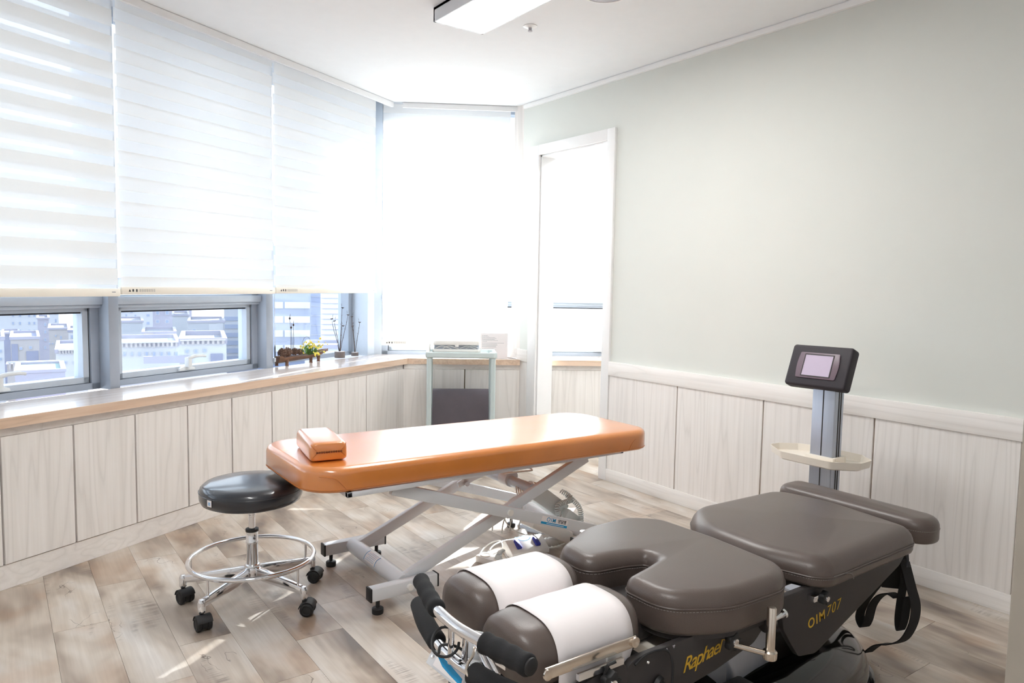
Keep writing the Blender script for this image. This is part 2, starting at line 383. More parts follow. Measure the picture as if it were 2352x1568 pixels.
# right wall with its door opening
DY0, DY1, DZ = 3.493, 4.20, 2.17
b = B(); b.box(3.223, 3.335, -1.3, DY0, 0, 2.66); b.box(3.223, 3.335, DY1, 4.44, 0, 2.66); b.box(3.223, 3.335, DY0, DY1, DZ, 2.66)
wr = obj('wall_right', b, m_sage, kind='structure')
b = B(); x0, x1 = 3.203, 3.355
b.box(x0, x0 + .02, DY0 - .07, DY0, 0, DZ + .07); b.box(x0, x0 + .02, DY1, DY1 + .095, 0, DZ + .07); b.box(x0, x0 + .02, DY0, DY1, DZ, DZ + .07)
d1 = obj('door_1', b, m_white, kind='structure', bev=.002, label='white cased doorway without a leaf in the sage green wall')
b = B(); b.box(x0 + .02, x1, DY0 - .001, DY0 + .012, 0, DZ); b.box(x0 + .02, x1, DY1 - .012, DY1 + .001, 0, DZ); b.box(x0 + .02, x1, DY0, DY1, DZ - .012, DZ + .001)
obj('jamb', b, m_white, d1)
# wainscot on the right wall
def wain(y0, y1, seams, zt=.685, name='panel', par=None):
    ys = [y0] + seams + [y1]
    for a, c in zip(ys, ys[1:]):
        bb = B().box(3.208, 3.222, a + .004, c - .004, .079, zt - .001)
        obj('panel', bb, m_wooden, par, bev=.0012, seg=1)
SE = [2.848 - .578 * i for i in range(7)][::-1]
obj('groove_backing', B().box(3.2195, 3.2235, -1.28, DY0 - .071, .07, .69), m_groove, wr)
wain(-1.2, DY0 - .071, SE, par=wr)
wain(DY1 + .096, 4.40, [], par=wr)
b = B(); b.box(3.200, 3.2235, -1.28, DY0 - .071, .685, .772); b.box(3.200, 3.2235, DY1 + .096, 4.42, .685, .772)
obj('trim_6', b, m_woody, kind='structure', bev=.0015, label='whitewashed wooden dado rail along the sage green wall')
b = B(); b.box(3.203, 3.2235, -1.28, DY0 - .071, 0, .079); b.box(3.203, 3.2235, DY1 + .096, 4.40, 0, .079)
obj('baseboard_right', b, m_woody, kind='structure', bev=.0015)
# corner column between end window and right wall
C1 = zp(1183, 245, CEIL); C1 = (C1.x, C1.y); o3 = (OE.x * .36, OE.y * .36)
def xyE(a, d): q = ME @ Vector((a, d, 0)); return (q.x, q.y)
col = [C1, (3.2232, 4.412), (3.335, 4.44), xyE(.62, 5.70), xyE(.56, 5.70)]
b = B(); b.prism(col, .70, 2.60)
obj('trim_7', b, m_wooden, kind='structure', label='whitewashed wooden corner column beside the end window')
b = B(); cc = Vector((C1[0], C1[1])); dv = (Vector((3.2232, 4.412)) - cc).normalized(); nn = Vector((-OE.x, -OE.y))
p = [cc - dv * .03 + nn * .012, Vector((3.2232, 4.412)) + nn * .02, Vector((3.2232, 4.412)) - nn * .05, cc - dv * .03 - nn * .2]
obj('trim_8', B().prism([tuple(q) for q in p], .70, .775), m_woodh, kind='structure', label='short wooden rail block at the foot of the corner column')

# outer walls
obj('wall_left', B(ML).box(-.3, 4.7, 3.375, 3.62, -.1, .654), m_white, kind='structure')
obj('wall_end', B(ME).box(-.7, 2.6, 5.76, 5.92, -.1, .654), m_white, kind='structure')
obj('wall_left_upper', B(ML).box(-.3, 4.9, 3.46, 3.62, 2.60, 2.9), m_white, kind='structure')
obj('wall_end_upper', B(ME).box(-.7, 2.6, 5.76, 5.92, 2.60, 2.9), m_white, kind='structure')
yl = (3.5 + 1.6 * -OL.x * -1 - 0) ; 
ywest = (3.46 - (-OL.x * 1.6)) / OL.y if False else (3.62 + OL.x * 1.6) / OL.y
b = B(); b.box(-1.72, -1.6, -1.42, 2.9, 0, 2.68); obj('wall_west', b, m_ceil, kind='structure')
obj('wall_back', B().box(-1.72, 4.72, -1.42, -1.3, 0, 2.68), m_ceil, kind='structure')
obj('wall_far_room', B().box(4.6, 4.72, -1.42, 4.5, 0, 2.68), m_ceil, kind='structure')
obj('wall_left_end', B(ML).box(-.3, .33, 3.13, 3.47, .66, 2.70), m_ceil, kind='structure')
# near doorway jamb at the right edge of the view
b = B(); b.box(.745, .86, .12, .26, 0, 2.3)
d2 = obj('door_2', b, m_jamb, kind='structure', bev=.003, label='taupe door frame edge close to the camera')

# ------------------------------------------------------------------ windows
def window(name, M, s0, s1, dm, zt=2.60, sash=True, transom=1.11, mats=(m_alu, m_alul), handle_s=None, label=None):
    """s0,s1: clear width between mullions; dm: front distance of the frame"""
    w = thing(name, label, None, M @ Vector(((s0 + s1) / 2, dm, .695)), 0, kind='structure')
    b = B(M); fw = .045
    b.box(s0, s0 + fw, dm, dm + .10, .69, zt); b.box(s1 - fw, s1, dm, dm + .10, .69, zt); b.box(s0, s1, dm, dm + .10, zt - .05, zt)
    b.box(s0, s1, dm, dm + .10, .69, .722)
    if sash: b.box(s0, s1, dm, dm + .10, transom, transom + .05)
    obj('window_frame', b, mats[0], w, bev=.0015, seg=1)
    g = B(M); g.box(s0 + .02, s1 - .02, dm + .070, dm + .074, (transom + .045) if sash else .72, zt - .04); obj('pane', g, m_glass, w, smooth=False)
    if sash:
        a, c = s0 + fw + .004, s1 - fw - .004; sw = .030; z0, z1 = .7235, transom - .002
        b = B(M); d0, d1 = dm + .012, dm + .085
        b.box(a, a + sw, d0, d1, z0, z1); b.box(c - sw, c, d0, d1, z0, z1); b.box(a, c, d0, d1, z0, z0 + sw); b.box(a, c, d0, d1, z1 - sw, z1)
        b.box(a - .001, c + .001, d0 - .008, d0, z1 - .012, z1 - .004)
        s_ = obj('sash', b, mats[1], w, bev=.0015, seg=1)
        g = B(M); g.box(a + .01, c - .01, d0 + .035, d0 + .040, z0 + .02, z1 - .02); obj('pane', g, m_glass, s_, smooth=False)
        g = B(M); g.box(a + sw, c - sw, d0 + .01, d0 + .03, z1 - sw - .008, z1 - sw + .001); g.box(c + .0003, c + .0037, d0 + .002, d0 + .06, z0, z1); g.box(a - .0037, a - .0003, d0 + .002, d0 + .06, z0, z1)
        obj('gasket', g, m_gask, s_, smooth=False)
        # outer roller-housing ledge above the sash
        b = B(M); b.box(s0, s1, dm - .035, dm, transom + .004, transom + .045); b.box(s0, s1, dm - .02, dm, transom - .012, transom + .004)
        obj('ledge', b, m_alul, w, bev=.003)
        if handle_s is not None:
            h = B(M); hz = z0 + sw - .004; q = handle_s
            h.prism([(q - .055, hz - .018), (q + .055, hz - .018), (q + .05, hz - .004), (q + .02, hz + .006), (q - .02, hz + .006), (q - .05, hz - .004)], d0 - .02, d0 + .002, 'y')
            h.box(q - .013, q + .011, d0 - .045, d0 - .012, hz, hz + .055)
            h.tube([(q - .004, d0 - .036, hz + .052), (q + .03, d0 - .045, hz + .062), (q + .08, d0 - .045, hz + .062), (q + .108, d0 - .042, hz + .056)], [.011, .010, .009, .008], 10)
            obj('handle', h, m_handle, w, bev=.002)
    return w
def mullion(name, M, s0, s1, d0, d1=3.58, mt=None, z0=.69, z1=2.60, **kw):
    return obj(name, B(M).box(s0, s1, d0, d1, z0, z1), mt or m_alu, kind='structure', bev=.002, **kw)
mullion('window_post_1', ML, 1.35, 1.405, 3.38)
mullion('window_post_2', ML, 2.42, 2.475, 3.38)
mullion('window_post_3', ML, 3.49, 3.548, 3.38)
window('window_1', ML, .33, 1.35, 3.455)
window('window_2', ML, 1.405, 2.42, 3.455, handle_s=1.93, label='leftmost tilting window with a grey aluminium frame below the banded blind')
window('window_3', ML, 2.475, 3.49, 3.455, handle_s=2.945, label='middle tilting window with a pale lever handle')
window('window_4', ML, 3.548, 4.545, 3.53, sash=False, label='fixed window behind the little planter and pots')
# corner post
def corner2(dl, de):      # where the left plane at dl meets the end plane at de
    sl = (de - dl * .5) / (3 ** .5 / 2); q = ML @ Vector((sl, dl, 0)); return (q.x, q.y)
def xy(M, a, d): q = M @ Vector((a, d, 0)); return (q.x, q.y)
obj('window_post_4', B().prism([xy(ML, 4.545, 3.385), corner2(3.385, 5.70), xy(ME, -.56, 5.70), xy(ME, -.56, 5.9), corner2(3.64, 5.9), xy(ML, 4.545, 3.64)], .69, 2.66), m_alul, kind='structure')
mullion('window_post_6', ME, .56, .62, 5.70, 5.88, m_alul)
mullion('window_post_7', ME, 1.90, 1.98, 5.66, 5.88, m_alul)
window('window_5', ME, -.56, .56, 5.72, label='end window hidden behind the drawn blind')
window('window_6', ME, .62, 1.90, 5.72, handle_s=1.16, label='window of the next room seen through the doorway')
# end of the far facade
obj('wall_far_room_end', B(ME).box(1.98, 2.7, 5.5, 5.9, -.1, 2.7), m_white, kind='structure')

# ------------------------------------------------------------------ low cabinets and counter
def cabinet(name, M, s0, s1, seams, d, label, gm=None):
    gm = gm or m_grooved
    t = thing(name, label, 'cabinet', M @ Vector(((s0 + s1) / 2, d + .02, 0)), 0)
    b = B(M); b.box(s0, s1, d + .024, d + .30, .03, .650)
    obj('carcass', b, gm, t)
    b = B(M); b.box(s0, s1, d + .008, d + .03, .617, .6545); obj('top_rail', b, m_woodh if M is not None else 0, t, bev=.001, seg=1)
    b = B(M); b.box(s0, s1, d + .006, d + .05, 0, .098); obj('plinth', b, m_woodh, t, bev=.001, seg=1)
    ss = [s0] + seams + [s1]
    for i, (a, c) in enumerate(zip(ss, ss[1:])):
        g = .004
        bb = B(M); bb.box(a + (g if i else 0), c - (g if i < len(ss) - 2 else 0), d, d + .018, .102, .616)
        obj('panel', bb, m_wooden, t, bev=.0012, seg=1)
    return t
cabinet('low_cabinet', ML, -.1, 4.505, [.220, .514, .808, 1.102, 1.396, 1.694, 1.991, 2.287, 2.581, 2.867, 3.163, 3.458, 3.753, 4.051], 3.025, 'long whitewashed wooden cabinet run under the left windows')
sEnd = (IE @ Vector((3.223, 4.4, 0)))[0]
seam3 = [ep(977, 900, 5.41)[0], ep(1067, 900, 5.41)[0], ep(1150, 900, 5.41)[0]]
cabinet('low_cabinet', ME, -.3705, .487, seam3[1:2], 5.41, 'short whitewashed cabinet under the end window behind the trolley', m_groove)
cabinet('low_cabinet', ME, .66, 1.97, [], 5.41, 'whitewashed cabinet seen through the doorway')
# counter top: one continuous laminated board turning the corner, with an oak lip
P0 = ML @ Vector((.34, 2.995, 0)); P1 = ML @ Vector((4.516, 2.998, 0)); P2 = ME @ Vector((.487, 5.383, 0))
Pc = (2.495, 4.813)
inn = [(P0.x, P0.y), Pc, (P2.x, P2.y)]
def off(p, n, d): return (p[0] + n.x * d, p[1] + n.y * d)
from mathutils import geometry as mg
def corner(d):
    a = off(Pc, OL, d); b_ = off(Pc, OE, d); uL = ML.col[0].to_3d(); uE = ME.col[0].to_3d()
    r = mg.intersect_line_line_2d if False else None
    q = mg.intersect_line_line(Vector((*a, 0)), Vector((*a, 0)) + uL, Vector((*b_, 0)), Vector((*b_, 0)) + uE)[0]; return (q.x, q.y)
def bandpoly(d0, d1):
    return [off(inn[0], OL, d0), corner(d0), off(inn[2], OE, d0), off(inn[2], OE, d1), corner(d1), off(inn[0], OL, d1)]
ct = thing('counter_top', 'wood-look window counter with an oak front edge turning the corner', 'counter', ML @ Vector((2.2, 3.2, .655)), R(29))
obj('worktop', B().prism(clip(bandpoly(.006, .37), (1, 0), 3.2215), .655, .695), m_top, ct)
obj('front_edge', B().prism(bandpoly(0, .006), .654, .6952), m_lip, ct, label='oak front edge')
c2 = thing('counter_top', 'oak-edged window counter seen through the doorway', 'counter', ME @ Vector((1.5, 5.6, .655)), R(-31))
obj('worktop', B(ME).box(.64, 1.975, 5.389, 5.755, .655, .695), m_top, c2)
obj('front_edge', B(ME).box(.64, 1.975, 5.383, 5.389, .654, .6952), m_lip, c2)

# ------------------------------------------------------------------ zebra blinds
PIT, OPQ = .118, .0765
def blind(M, s0, s1, d, zb, zt, g, sh, label, marks=True, chain=None, loglabel=False):
    OPQ = .0765 if sh < .03 else .0655
    t = thing('zebra_blind', label, 'blind', M @ Vector(((s0 + s1) / 2, d, zb)), 0, 'zebra roller blinds over the windows')
    for nm, dd, o0 in (('front_layer', d, 0), ('back_layer', d + .014, sh)):
        b = B(M); z = g + o0 - PIT * 40; lo = zb + .03
        while z < zt:
            for a, c, mi in ((z, z + OPQ, 0), (z + OPQ, z + PIT, 1)):
                a, c = max(a, lo), min(c, zt)
                if c - a > 1e-4: b.quad([(s0, dd, a), (s1, dd, a), (s1, dd, c), (s0, dd, c)], mi)
            z += PIT
        obj(nm, b, [m_opq, m_shr], t, smooth=False)
    b = B(M); b.prism([(d - .010, zb + .002), (d - .012, zb + .02), (d - .009, zb + .038), (d + .020, zb + .038), (d + .023, zb + .02), (d + .020, zb + .002)], s0 - .004, s1 + .004, 'x')
    bar = obj('bottom_bar', b, m_bar, t, bev=.002)
    if marks:
        b = B(M); q = s0 + .03; dz = zb + .022; f = d - .0125
        b.prism([(q, dz - .006), (q + .012, dz - .006), (q + .006, dz + .006)], f, f + .001, 'y')
        b.box(q + .02, q + .028, f, f + .001, dz - .006, dz + .006); b.box(q + .04, q + .047, f, f + .001, dz - .007, dz + .006)
        obj('warning_label', b, m_dink, bar, smooth=False)
        b = B(M)
        for r_ in range(3):
            for c_ in range(7): b.box(q + .058 + c_ * .013, q + .058 + c_ * .013 + .009, f, f + .001, dz - .006 + r_ * .005, dz - .004 + r_ * .005)
        b.box(s1 - .04, s1 - .022, f, f + .001, dz - .002, dz + .002)
        obj('small_print', b, m_ink, bar, smooth=False, kind='stuff')
    b = B(M); b.tube([(s0 - .002, d + .0, zt + .02), (s1 + .002, d, zt + .02)], .02, 12); obj('roller_tube', b, m_white, t)
    if chain:
        b = B(M); cs, z0 = chain; b.tube([(cs, d + .03, 2.6), (cs, d + .03, z0), (cs + .003, d + .035, z0 - .01), (cs + .006, d + .04, z0), (cs + .006, d + .04, 2.6)], .0016, 6)
        obj('pull_chain', b, m_plast, t)
    return t
g1 = lp(0, 589, 3.17)[2] + .0075
blind(ML, .335, 1.325, 3.17, 1.160, 2.62, g1, .0265, 'zebra blind left of the view', False)
blind(ML, 1.335, 2.322, 3.17, 1.160, 2.62, g1, .0265, 'zebra blind with open bright bands, leftmost of the window wall', True)
blind(ML, 2.338, 3.333, 3.17, 1.168, 2.62, 1.19, .059, 'closed zebra blind, wide middle one of the window wall', True)
blind(ML, 3.350, 4.345, 3.17, 1.170, 2.62, 1.16, .059, 'closed zebra blind above the planter and pots', True)
blind(ME, -.541, .400, 5.55, .778, 2.62, .84, .0535, 'sunlit white blind reaching down to the counter behind the trolley', True)
blind(ME, .59, 1.88, 5.55, 1.205, 2.62, 1.2, .059, 'white blind of the next room seen through the doorway', False)
# chain tensioners
def tensioner(M, s, d, z, label, dark):
    t = thing('chain_holder', label, 'blind chain', M @ Vector((s, d, z)), 0)
    b = B(M); b.tube([(s, d, z), (s, d, z + .07), (s + .003, d, z + .09), (s + .006, d, z + .07), (s + .006, d, z), (s + .003, d, z - .012)], .002, 6, closed=True); obj('loop', b, dark, t)
    b = B(M); b.box(s - .003, s + .009, d - .002, d + .012, z - .02, z + .006); obj('clip', b, m_alul, t, bev=.001)
    b = B(M); b.cyl((s + .003, d, z + .09), (s + .003, d, 1.16), .0013, seg=6); obj('cord', b, m_cable, t)
tensioner(ML, 3.552, 3.372, .75, 'dark blind chain loop on the post beside the planter', m_rub)
tensioner(ML, 4.64, 3.372, .745, 'dark blind chain loop on the corner post by the pots', m_rub)

# ------------------------------------------------------------------ ceiling fittings
t = thing('ceiling_light', 'flat rectangular white ceiling light, switched on', 'ceiling light', (1.905, 2.56, CEIL))
b = B(); X0, X1, Y0, Y1 = 1.765, 2.046, 1.95, 3.166
for q in ((X0, X1, Y1 - .012, Y1), (X0, X1, Y0, Y0 + .012)): b.box(*q, 2.492, CEIL)
for q in ((X0, X0 + .012, Y0, Y1), (X1 - .012, X1, Y0, Y1)): b.box(*q, 2.492, CEIL)
b.box(X0, X1, Y0, Y1, 2.545, CEIL)
obj('housing', b, m_steel, t, bev=.0015)
obj('diffuser', B().box(X0 + .012, X1 - .012, Y0 + .012, Y1 - .012, 2.494, 2.50), m_lamp, t)
def ceiling_light(label, X0, X1, Y0, Y1):
    t = thing('ceiling_light', label, 'ceiling light', ((X0 + X1) / 2, (Y0 + Y1) / 2, CEIL)); b = B()
    for q in ((X0, X1, Y1 - .012, Y1), (X0, X1, Y0, Y0 + .012), (X0, X0 + .012, Y0, Y1), (X1 - .012, X1, Y0, Y1)): b.box(*q, 2.492, CEIL)
    b.box(X0, X1, Y0, Y1, 2.545, CEIL); obj('housing', b, m_steel, t, bev=.0015)
    obj('diffuser', B().box(X0 + .012, X1 - .012, Y0 + .012, Y1 - .012, 2.494, 2.50), m_lamp, t)
ceiling_light('added unseen fill light on the ceiling behind the camera', -.1, .18, .1, 1.3)  # extra lamp out of view, added to lift the room brightness
ceiling_light('added unseen fill light on the ceiling of the next room', 3.75, 4.03, 2.4, 3.6)  # extra lamp out of view, added to brighten the doorway and beyond
t = thing('sprinkler_head', 'small round white sprinkler rose on the ceiling', 'sprinkler', (2.277, 3.08, CEIL))
obj('rose', B().lathe([(.036, 0), (.036, -.003), (.022, -.008), (.012, -.010), (0, -.010)], (2.277, 3.08, CEIL)), m_white, t)
obj('nozzle', B().lathe([(.009, -.009), (.008, -.020), (.012, -.024), (.012, -.026), (0, -.026)], (2.277, 3.08, CEIL), 14), m_grille, t)
t = thing('round_vent', 'round grey disc with a white rim cut by the top of the photo', 'ceiling vent', (2.195, 2.425, CEIL))
obj('rim', B().lathe([(.085, 0), (.100, -.02), (.110, -.05), (.108, -.058), (.102, -.058), (.100, -.052)], (2.195, 2.425, CEIL), 40), m_white, t)
obj('disc', B().lathe([(.101, -.045), (.101, -.056), (.06, -.062), (0, -.064)], (2.195, 2.425, CEIL), 40), m_grille, t)

# ================================================================== OBJECT BUILDERS
def roundpoly(pts, rad, n=7):
    out = []; m = len(pts)
    for i, p in enumerate(pts):
        p = Vector(p); a = Vector(pts[i - 1]); c = Vector(pts[(i + 1) % m]); r = rad[i] if isinstance(rad, (list, tuple)) else rad
        u = (a - p); v = (c - p); lu, lv = u.length, v.length; u.normalize(); v.normalize()
        ang = u.angle(v); t = min(r / math.tan(ang / 2), lu * .48, lv * .48); r2 = t * math.tan(ang / 2)
        if r2 < 1e-4 or ang > 3.1: out.append(tuple(p)); continue
        cen = p + (u + v).normalized() * (r2 / math.sin(ang / 2))
        s0 = p + u * t - cen; s1 = p + v * t - cen; a0 = math.atan2(s0.y, s0.x); a1 = math.atan2(s1.y, s1.x); d = (a1 - a0 + PI) % (2 * PI) - PI
        for k in range(n + 1): q = a0 + d * k / n; out.append((cen.x + r2 * math.cos(q), cen.y + r2 * math.sin(q)))
    return out
def resample(pts, step):
    out = []; m = len(pts)
    for i in range(m):
        a = Vector(pts[i]); b = Vector(pts[(i + 1) % m]); k = max(1, int((b - a).length / step))
        for j in range(k): q = a.lerp(b, j / k); out.append((q.x, q.y))
    return out
def area(p): return sum(p[i][0] * p[(i + 1) % len(p)][1] - p[(i + 1) % len(p)][0] * p[i][1] for i in range(len(p))) / 2
def inset(pts, d):
    sg = 1 if area(pts) > 0 else -1; out = []; m = len(pts)
    for i, p in enumerate(pts):
        a = Vector(pts[i - 1]); c = Vector(pts[(i + 1) % m]); t = (c - a).normalized(); out.append((p[0] - t.y * d * sg, p[1] + t.x * d * sg))
    return out
def cushion_bm(pts, z0, z1, r=.03, rb=.01, dome=.006, zf=None, dsteps=(.88, .72, .5, .25)):
    """upholstered pad: rounded top edge, slight dome; zf(x,y) tilts it"""
    b = B(); rings = []
    prof = [(rb, z0), (rb * .3, z0 + rb * .3), (0, z0 + rb)]
    n = 6
    for k in range(n + 1): a = PI / 2 * k / n; prof.append((r * (1 - math.cos(a)), z1 - r + r * math.sin(a)))
    inner = inset(pts, r); cxm = sum(p[0] for p in inner) / len(inner); cym = sum(p[1] for p in inner) / len(inner)
    rl = [(inset(pts, d) if d else pts, z) for d, z in prof]
    if dome > .0: rl += [([(cxm + (x - cxm) * k, cym + (y - cym) * k) for x, y in inner], z1 + dome * (1 - k * k)) for k in dsteps]
    for ring, z in rl:
        rings.append([b.v((x, y, z + (zf(x, y) if zf else 0))) for x, y in ring])
    m = len(pts); b.f(rings[0][::-1])
    for A, D in zip(rings, rings[1:]):
        for i in range(m): b.f([A[i], A[(i + 1) % m], D[(i + 1) % m], D[i]])
    b.f(rings[-1]); return b
def seam_bm(pts, z, off=-.001, r=.0012, zf=None, dash=None, closed=True):
    ring = inset(pts, off); b = B(); P = [(x, y, z + (zf(x, y) if zf else 0)) for x, y in ring]
    if not dash: b.tube(P, r, 5, closed=closed)
    else:
        for i in range(0, len(P)):
            p, q = Vector(P[i]), Vector(P[(i + 1) % len(P)]); L = (q - p).length; k = max(1, round(L / dash))
            for j in range(k): b.tube([p.lerp(q, (j + .15) / k), p.lerp(q, (j + .8) / k)], r, 4, cap=False)
    return b
def bez(pts, n=8):      # Catmull-Rom through points
    P = [Vector(p) for p in pts]; out = []
    for i in range(len(P) - 1):
        p0 = P[max(i - 1, 0)]; p1 = P[i]; p2 = P[i + 1]; p3 = P[min(i + 2, len(P) - 1)]
        for k in range(n):
            t = k / n; out.append(.5 * ((2 * p1) + (p2 - p0) * t + (2 * p0 - 5 * p1 + 4 * p2 - p3) * t * t + (3 * p1 - p0 - 3 * p2 + p3) * t ** 3))
    out.append(P[-1]); return out
def ribbon(pts, wv, th=.002):
    b = B(); pts = bez(pts, 6); wv = Vector(wv); n = len(pts); R_ = []
    for i, p in enumerate(pts):
        t = (pts[min(i + 1, n - 1)] - pts[max(i - 1, 0)]).normalized(); nn = t.cross(wv).normalized() * th; h = wv / 2
        R_.append([b.v(p - h - nn), b.v(p + h - nn), b.v(p + h + nn), b.v(p - h + nn)])
    for A, D in zip(R_, R_[1:]):
        for k in range(4): b.f([A[k], A[(k + 1) % 4], D[(k + 1) % 4], D[k]])
    b.f(R_[0]); b.f(R_[-1]); return b
def bar_bm(a, c, w, h, b=None):   # rectangular tube from a to c, w across (horizontal), h tall
    b = b or B(); a = Vector(a); c = Vector(c); t = (c - a).normalized(); s = t.cross(Vector((0, 0, 1))).normalized() * w / 2; u = s.cross(t).normalized() * h / 2
    v = [b.v(p + q) for p in (a, c) for q in (-s - u, s - u, s + u, -s + u)]
    for f in ((0, 1, 2, 3), (7, 6, 5, 4), (0, 4, 5, 1), (1, 5, 6, 2), (2, 6, 7, 3), (3, 7, 4, 0)): b.f([v[i] for i in f])
    return b
def coil(path, r, pitch, wr, seg=7, per=9):
    pts = [Vector(p) for p in bez(path, 14)]; L = [0]
    for a, c in zip(pts, pts[1:]): L.append(L[-1] + (c - a).length)
    n = int(L[-1] / pitch * per); out = []; up = Vector((.3, .2, .93))
    for i in range(n + 1):
        d = L[-1] * i / n; k = max(j for j in range(len(L)) if L[j] <= d + 1e-9); k = min(k, len(pts) - 2)
        f = (d - L[k]) / max(L[k + 1] - L[k], 1e-9); p = pts[k].lerp(pts[k + 1], f); t = (pts[k + 1] - pts[k]).normalized()
        x = t.cross(up).normalized(); y = t.cross(x); a = 2 * PI * i / per; out.append(p + (x * math.cos(a) + y * math.sin(a)) * r)
    return B().tube(out, wr, seg)

# ------------------------------------------------------------------ orange treatment table
TT = thing('treatment_table', 'long orange leather treatment table on a white scissor-lift frame', 'treatment table', (1.75, 2.7, 0))
pad = resample(roundpoly([(.883, 2.435), (2.512, 2.365), (2.512, 2.935), (.883, 3.03)], [.14, .09, .14, .12]), .06)
obj('pad', cushion_bm(pad, .497, .590, .026, .012, .004), m_orange, TT, ang=60)
obj('pad_seam', seam_bm(pad, .508, off=-.0006, r=.0012), m_thro, TT)
# curved corner seams of the upholstery
def corner_seam(pts): return B().tube(bez(pts, 8), .0013, 5)
obj('corner_seam', corner_seam([(1.022, 2.427, .503), (1.00, 2.4285, .53), (.975, 2.432, .552), (.925, 2.452, .562)]), m_thro, TT)
obj('corner_seam', corner_seam([(2.36, 2.3705, .503), (2.375, 2.370, .53), (2.40, 2.3705, .552), (2.44, 2.375, .565)]), m_thro, TT)
b = B(); b.box(1.02, 2.38, 2.425, 2.445, .478, .497); b.box(1.02, 2.38, 2.955, 2.975, .478, .497); b.box(1.02, 1.04, 2.425, 2.975, .478, .497); b.box(2.36, 2.38, 2.425, 2.975, .478, .497)
obj('top_frame', b, m_steel, TT, bev=.002)
def foot_beam(x0, x1, y0):
    o = obj('foot_beam', B().box(x0, x1, y0, y0 + .042, .055, .105), m_steel, TT, bev=.004)
    for xx in (x0, x1): obj('end_cap', B().box(xx - .004, xx + .004, y0 - .001, y0 + .043, .054, .106), m_rub, o, bev=.002)
    for xx in (x0 + .035, x1 - .035):
        obj('levelling_foot', B().lathe([(.021, 0), (.022, .004), (.022, .020), (.018, .023), (.008, .024), (.008, .056)], (xx, y0 + .021, 0), 18), m_rub, o)
foot_beam(1.127, 1.412, 2.452); foot_beam(1.155, 1.442, 2.990); foot_beam(2.13, 2.41, 2.452); foot_beam(2.13, 2.41, 2.990)
t_ = obj('base_tube', B().cyl((1.285, 2.494, .082), (1.285, 2.990, .082), .033, seg=28), m_steel, TT)
b = B(); ca = [R(a) for a in range(95, 176, 10)]
for a0, a1 in zip(ca, ca[1:]):
    b.quad([(1.285 + .0335 * math.cos(a), y, .082 + .0335 * math.sin(a)) for a, y in ((a0, 2.70), (a1, 2.70), (a1, 2.80), (a0, 2.80))])
lb = obj('inspection_label', b, m_paper, t_)
b = B()
for r_ in range(6):
    a = R(102 + r_ * 12); b.cyl((1.285 + .0337 * math.cos(a), 2.712, .082 + .0337 * math.sin(a)), (1.285 + .0337 * math.cos(a), 2.77 + .01 * (r_ % 3), .082 + .0337 * math.sin(a)), .0006, seg=4)
for y in (2.70, 2.80): b.tube([(1.285 + .0338 * math.cos(a), y, .082 + .0338 * math.sin(a)) for a in ca], .0012, 4)
obj('label_print', b, m_cyan, t_, kind='stuff')
obj('base_tube', B().cyl((2.27, 2.494, .082), (2.27, 2.990, .082), .033, seg=28), m_steel, TT)
def arm(name, y, a, c, **kw): return obj(name, bar_bm((a[0], y, a[1]), (c[0], y, c[1]), .026, .048), m_steel, TT, bev=.003, **kw)
UP0, UP1, DN0, DN1 = (1.285, .088), (2.225, .463), (1.215, .475), (2.27, .118)
arm('outer_arm', 2.468, DN0, DN1); arm('outer_arm', 2.992 + .03, DN0, DN1)
arm('inner_arm', 2.512, UP0, UP1); arm('inner_arm', 2.945, UP0, UP1)
for y0, y1 in ((2.445, 2.455), (3.035, 3.045)):
    obj('pivot_cap', B().cyl((1.757, y0, .293), (1.757, y1 + .005, .293), .013, seg=20), m_plast, TT)
obj('pivot_cap', B().cyl((1.285, 2.438, .082), (1.285, 2.453, .082), .012, seg=20), m_plast, TT)
obj('pivot_cap', B().cyl((1.215, 2.448, .485), (1.215, 2.46, .485), .012, seg=18), m_plast, TT)
obj('cross_tube', B().cyl((1.93, 2.525, .350), (1.93, 2.935, .350), .024, seg=24), m_alul, TT)
b = B(); b.box(1.80, 1.94, 2.925, 2.931, .27, .365); obj('bracket', B().prism([(1.78, .29), (1.95, .335), (1.95, .375), (1.90, .375), (1.77, .315)], 2.900, 2.908, 'y'), m_steel, TT)
obj('bolt', B().cyl((1.815, 2.885, .305), (1.815, 2.90, .305), .012, seg=14), m_chrome, TT)
# actuator
A_, Bq = Vector((1.955, 2.72, .365)), Vector((2.36, 2.75, .075)); dr = (Bq - A_).normalized()
act = obj('actuator', bar_bm(A_ + dr * .15, A_ + dr * .40, .062, .085), m_grey, TT, bev=.008)
obj('actuator_rod', B().cyl(A_, A_ + dr * .16, .011, seg=16), m_chrome, act)
obj('actuator_motor', bar_bm(A_ + dr * .36 + Vector((0, -.02, -.02)), A_ + dr * .47 + Vector((0, -.02, -.02)), .10, .075), m_grey, act, bev=.01)
b = B(); b.cyl(A_ + Vector((0, -.02, 0)), A_ + Vector((0, .02, 0)), .020, seg=20); b.cyl((1.93, 2.69, .355), (1.93, 2.75, .355), .034, seg=20); obj('clevis', b, m_steel, act)
obj('actuator_collar', B().cyl(A_ + dr * .125, A_ + dr * .155, .033, seg=22), m_plast, act)
ctl = obj('control_box', bar_bm((1.96, 2.60, .19), (2.20, 2.62, .06), .10, .06), m_plast, TT, bev=.01)
obj('coiled_cord', coil([A_ + dr * .30 + Vector((.06, -.01, .055)), A_ + dr * .36 + Vector((.05, -.05, .05)), A_ + dr * .33 + Vector((-.02, -.055, .01)), A_ + dr * .40 + Vector((-.05, -.07, -.06)), A_ + dr * .26 + Vector((-.09, -.09, -.09))], .011, .010, .0032), m_grey, TT)
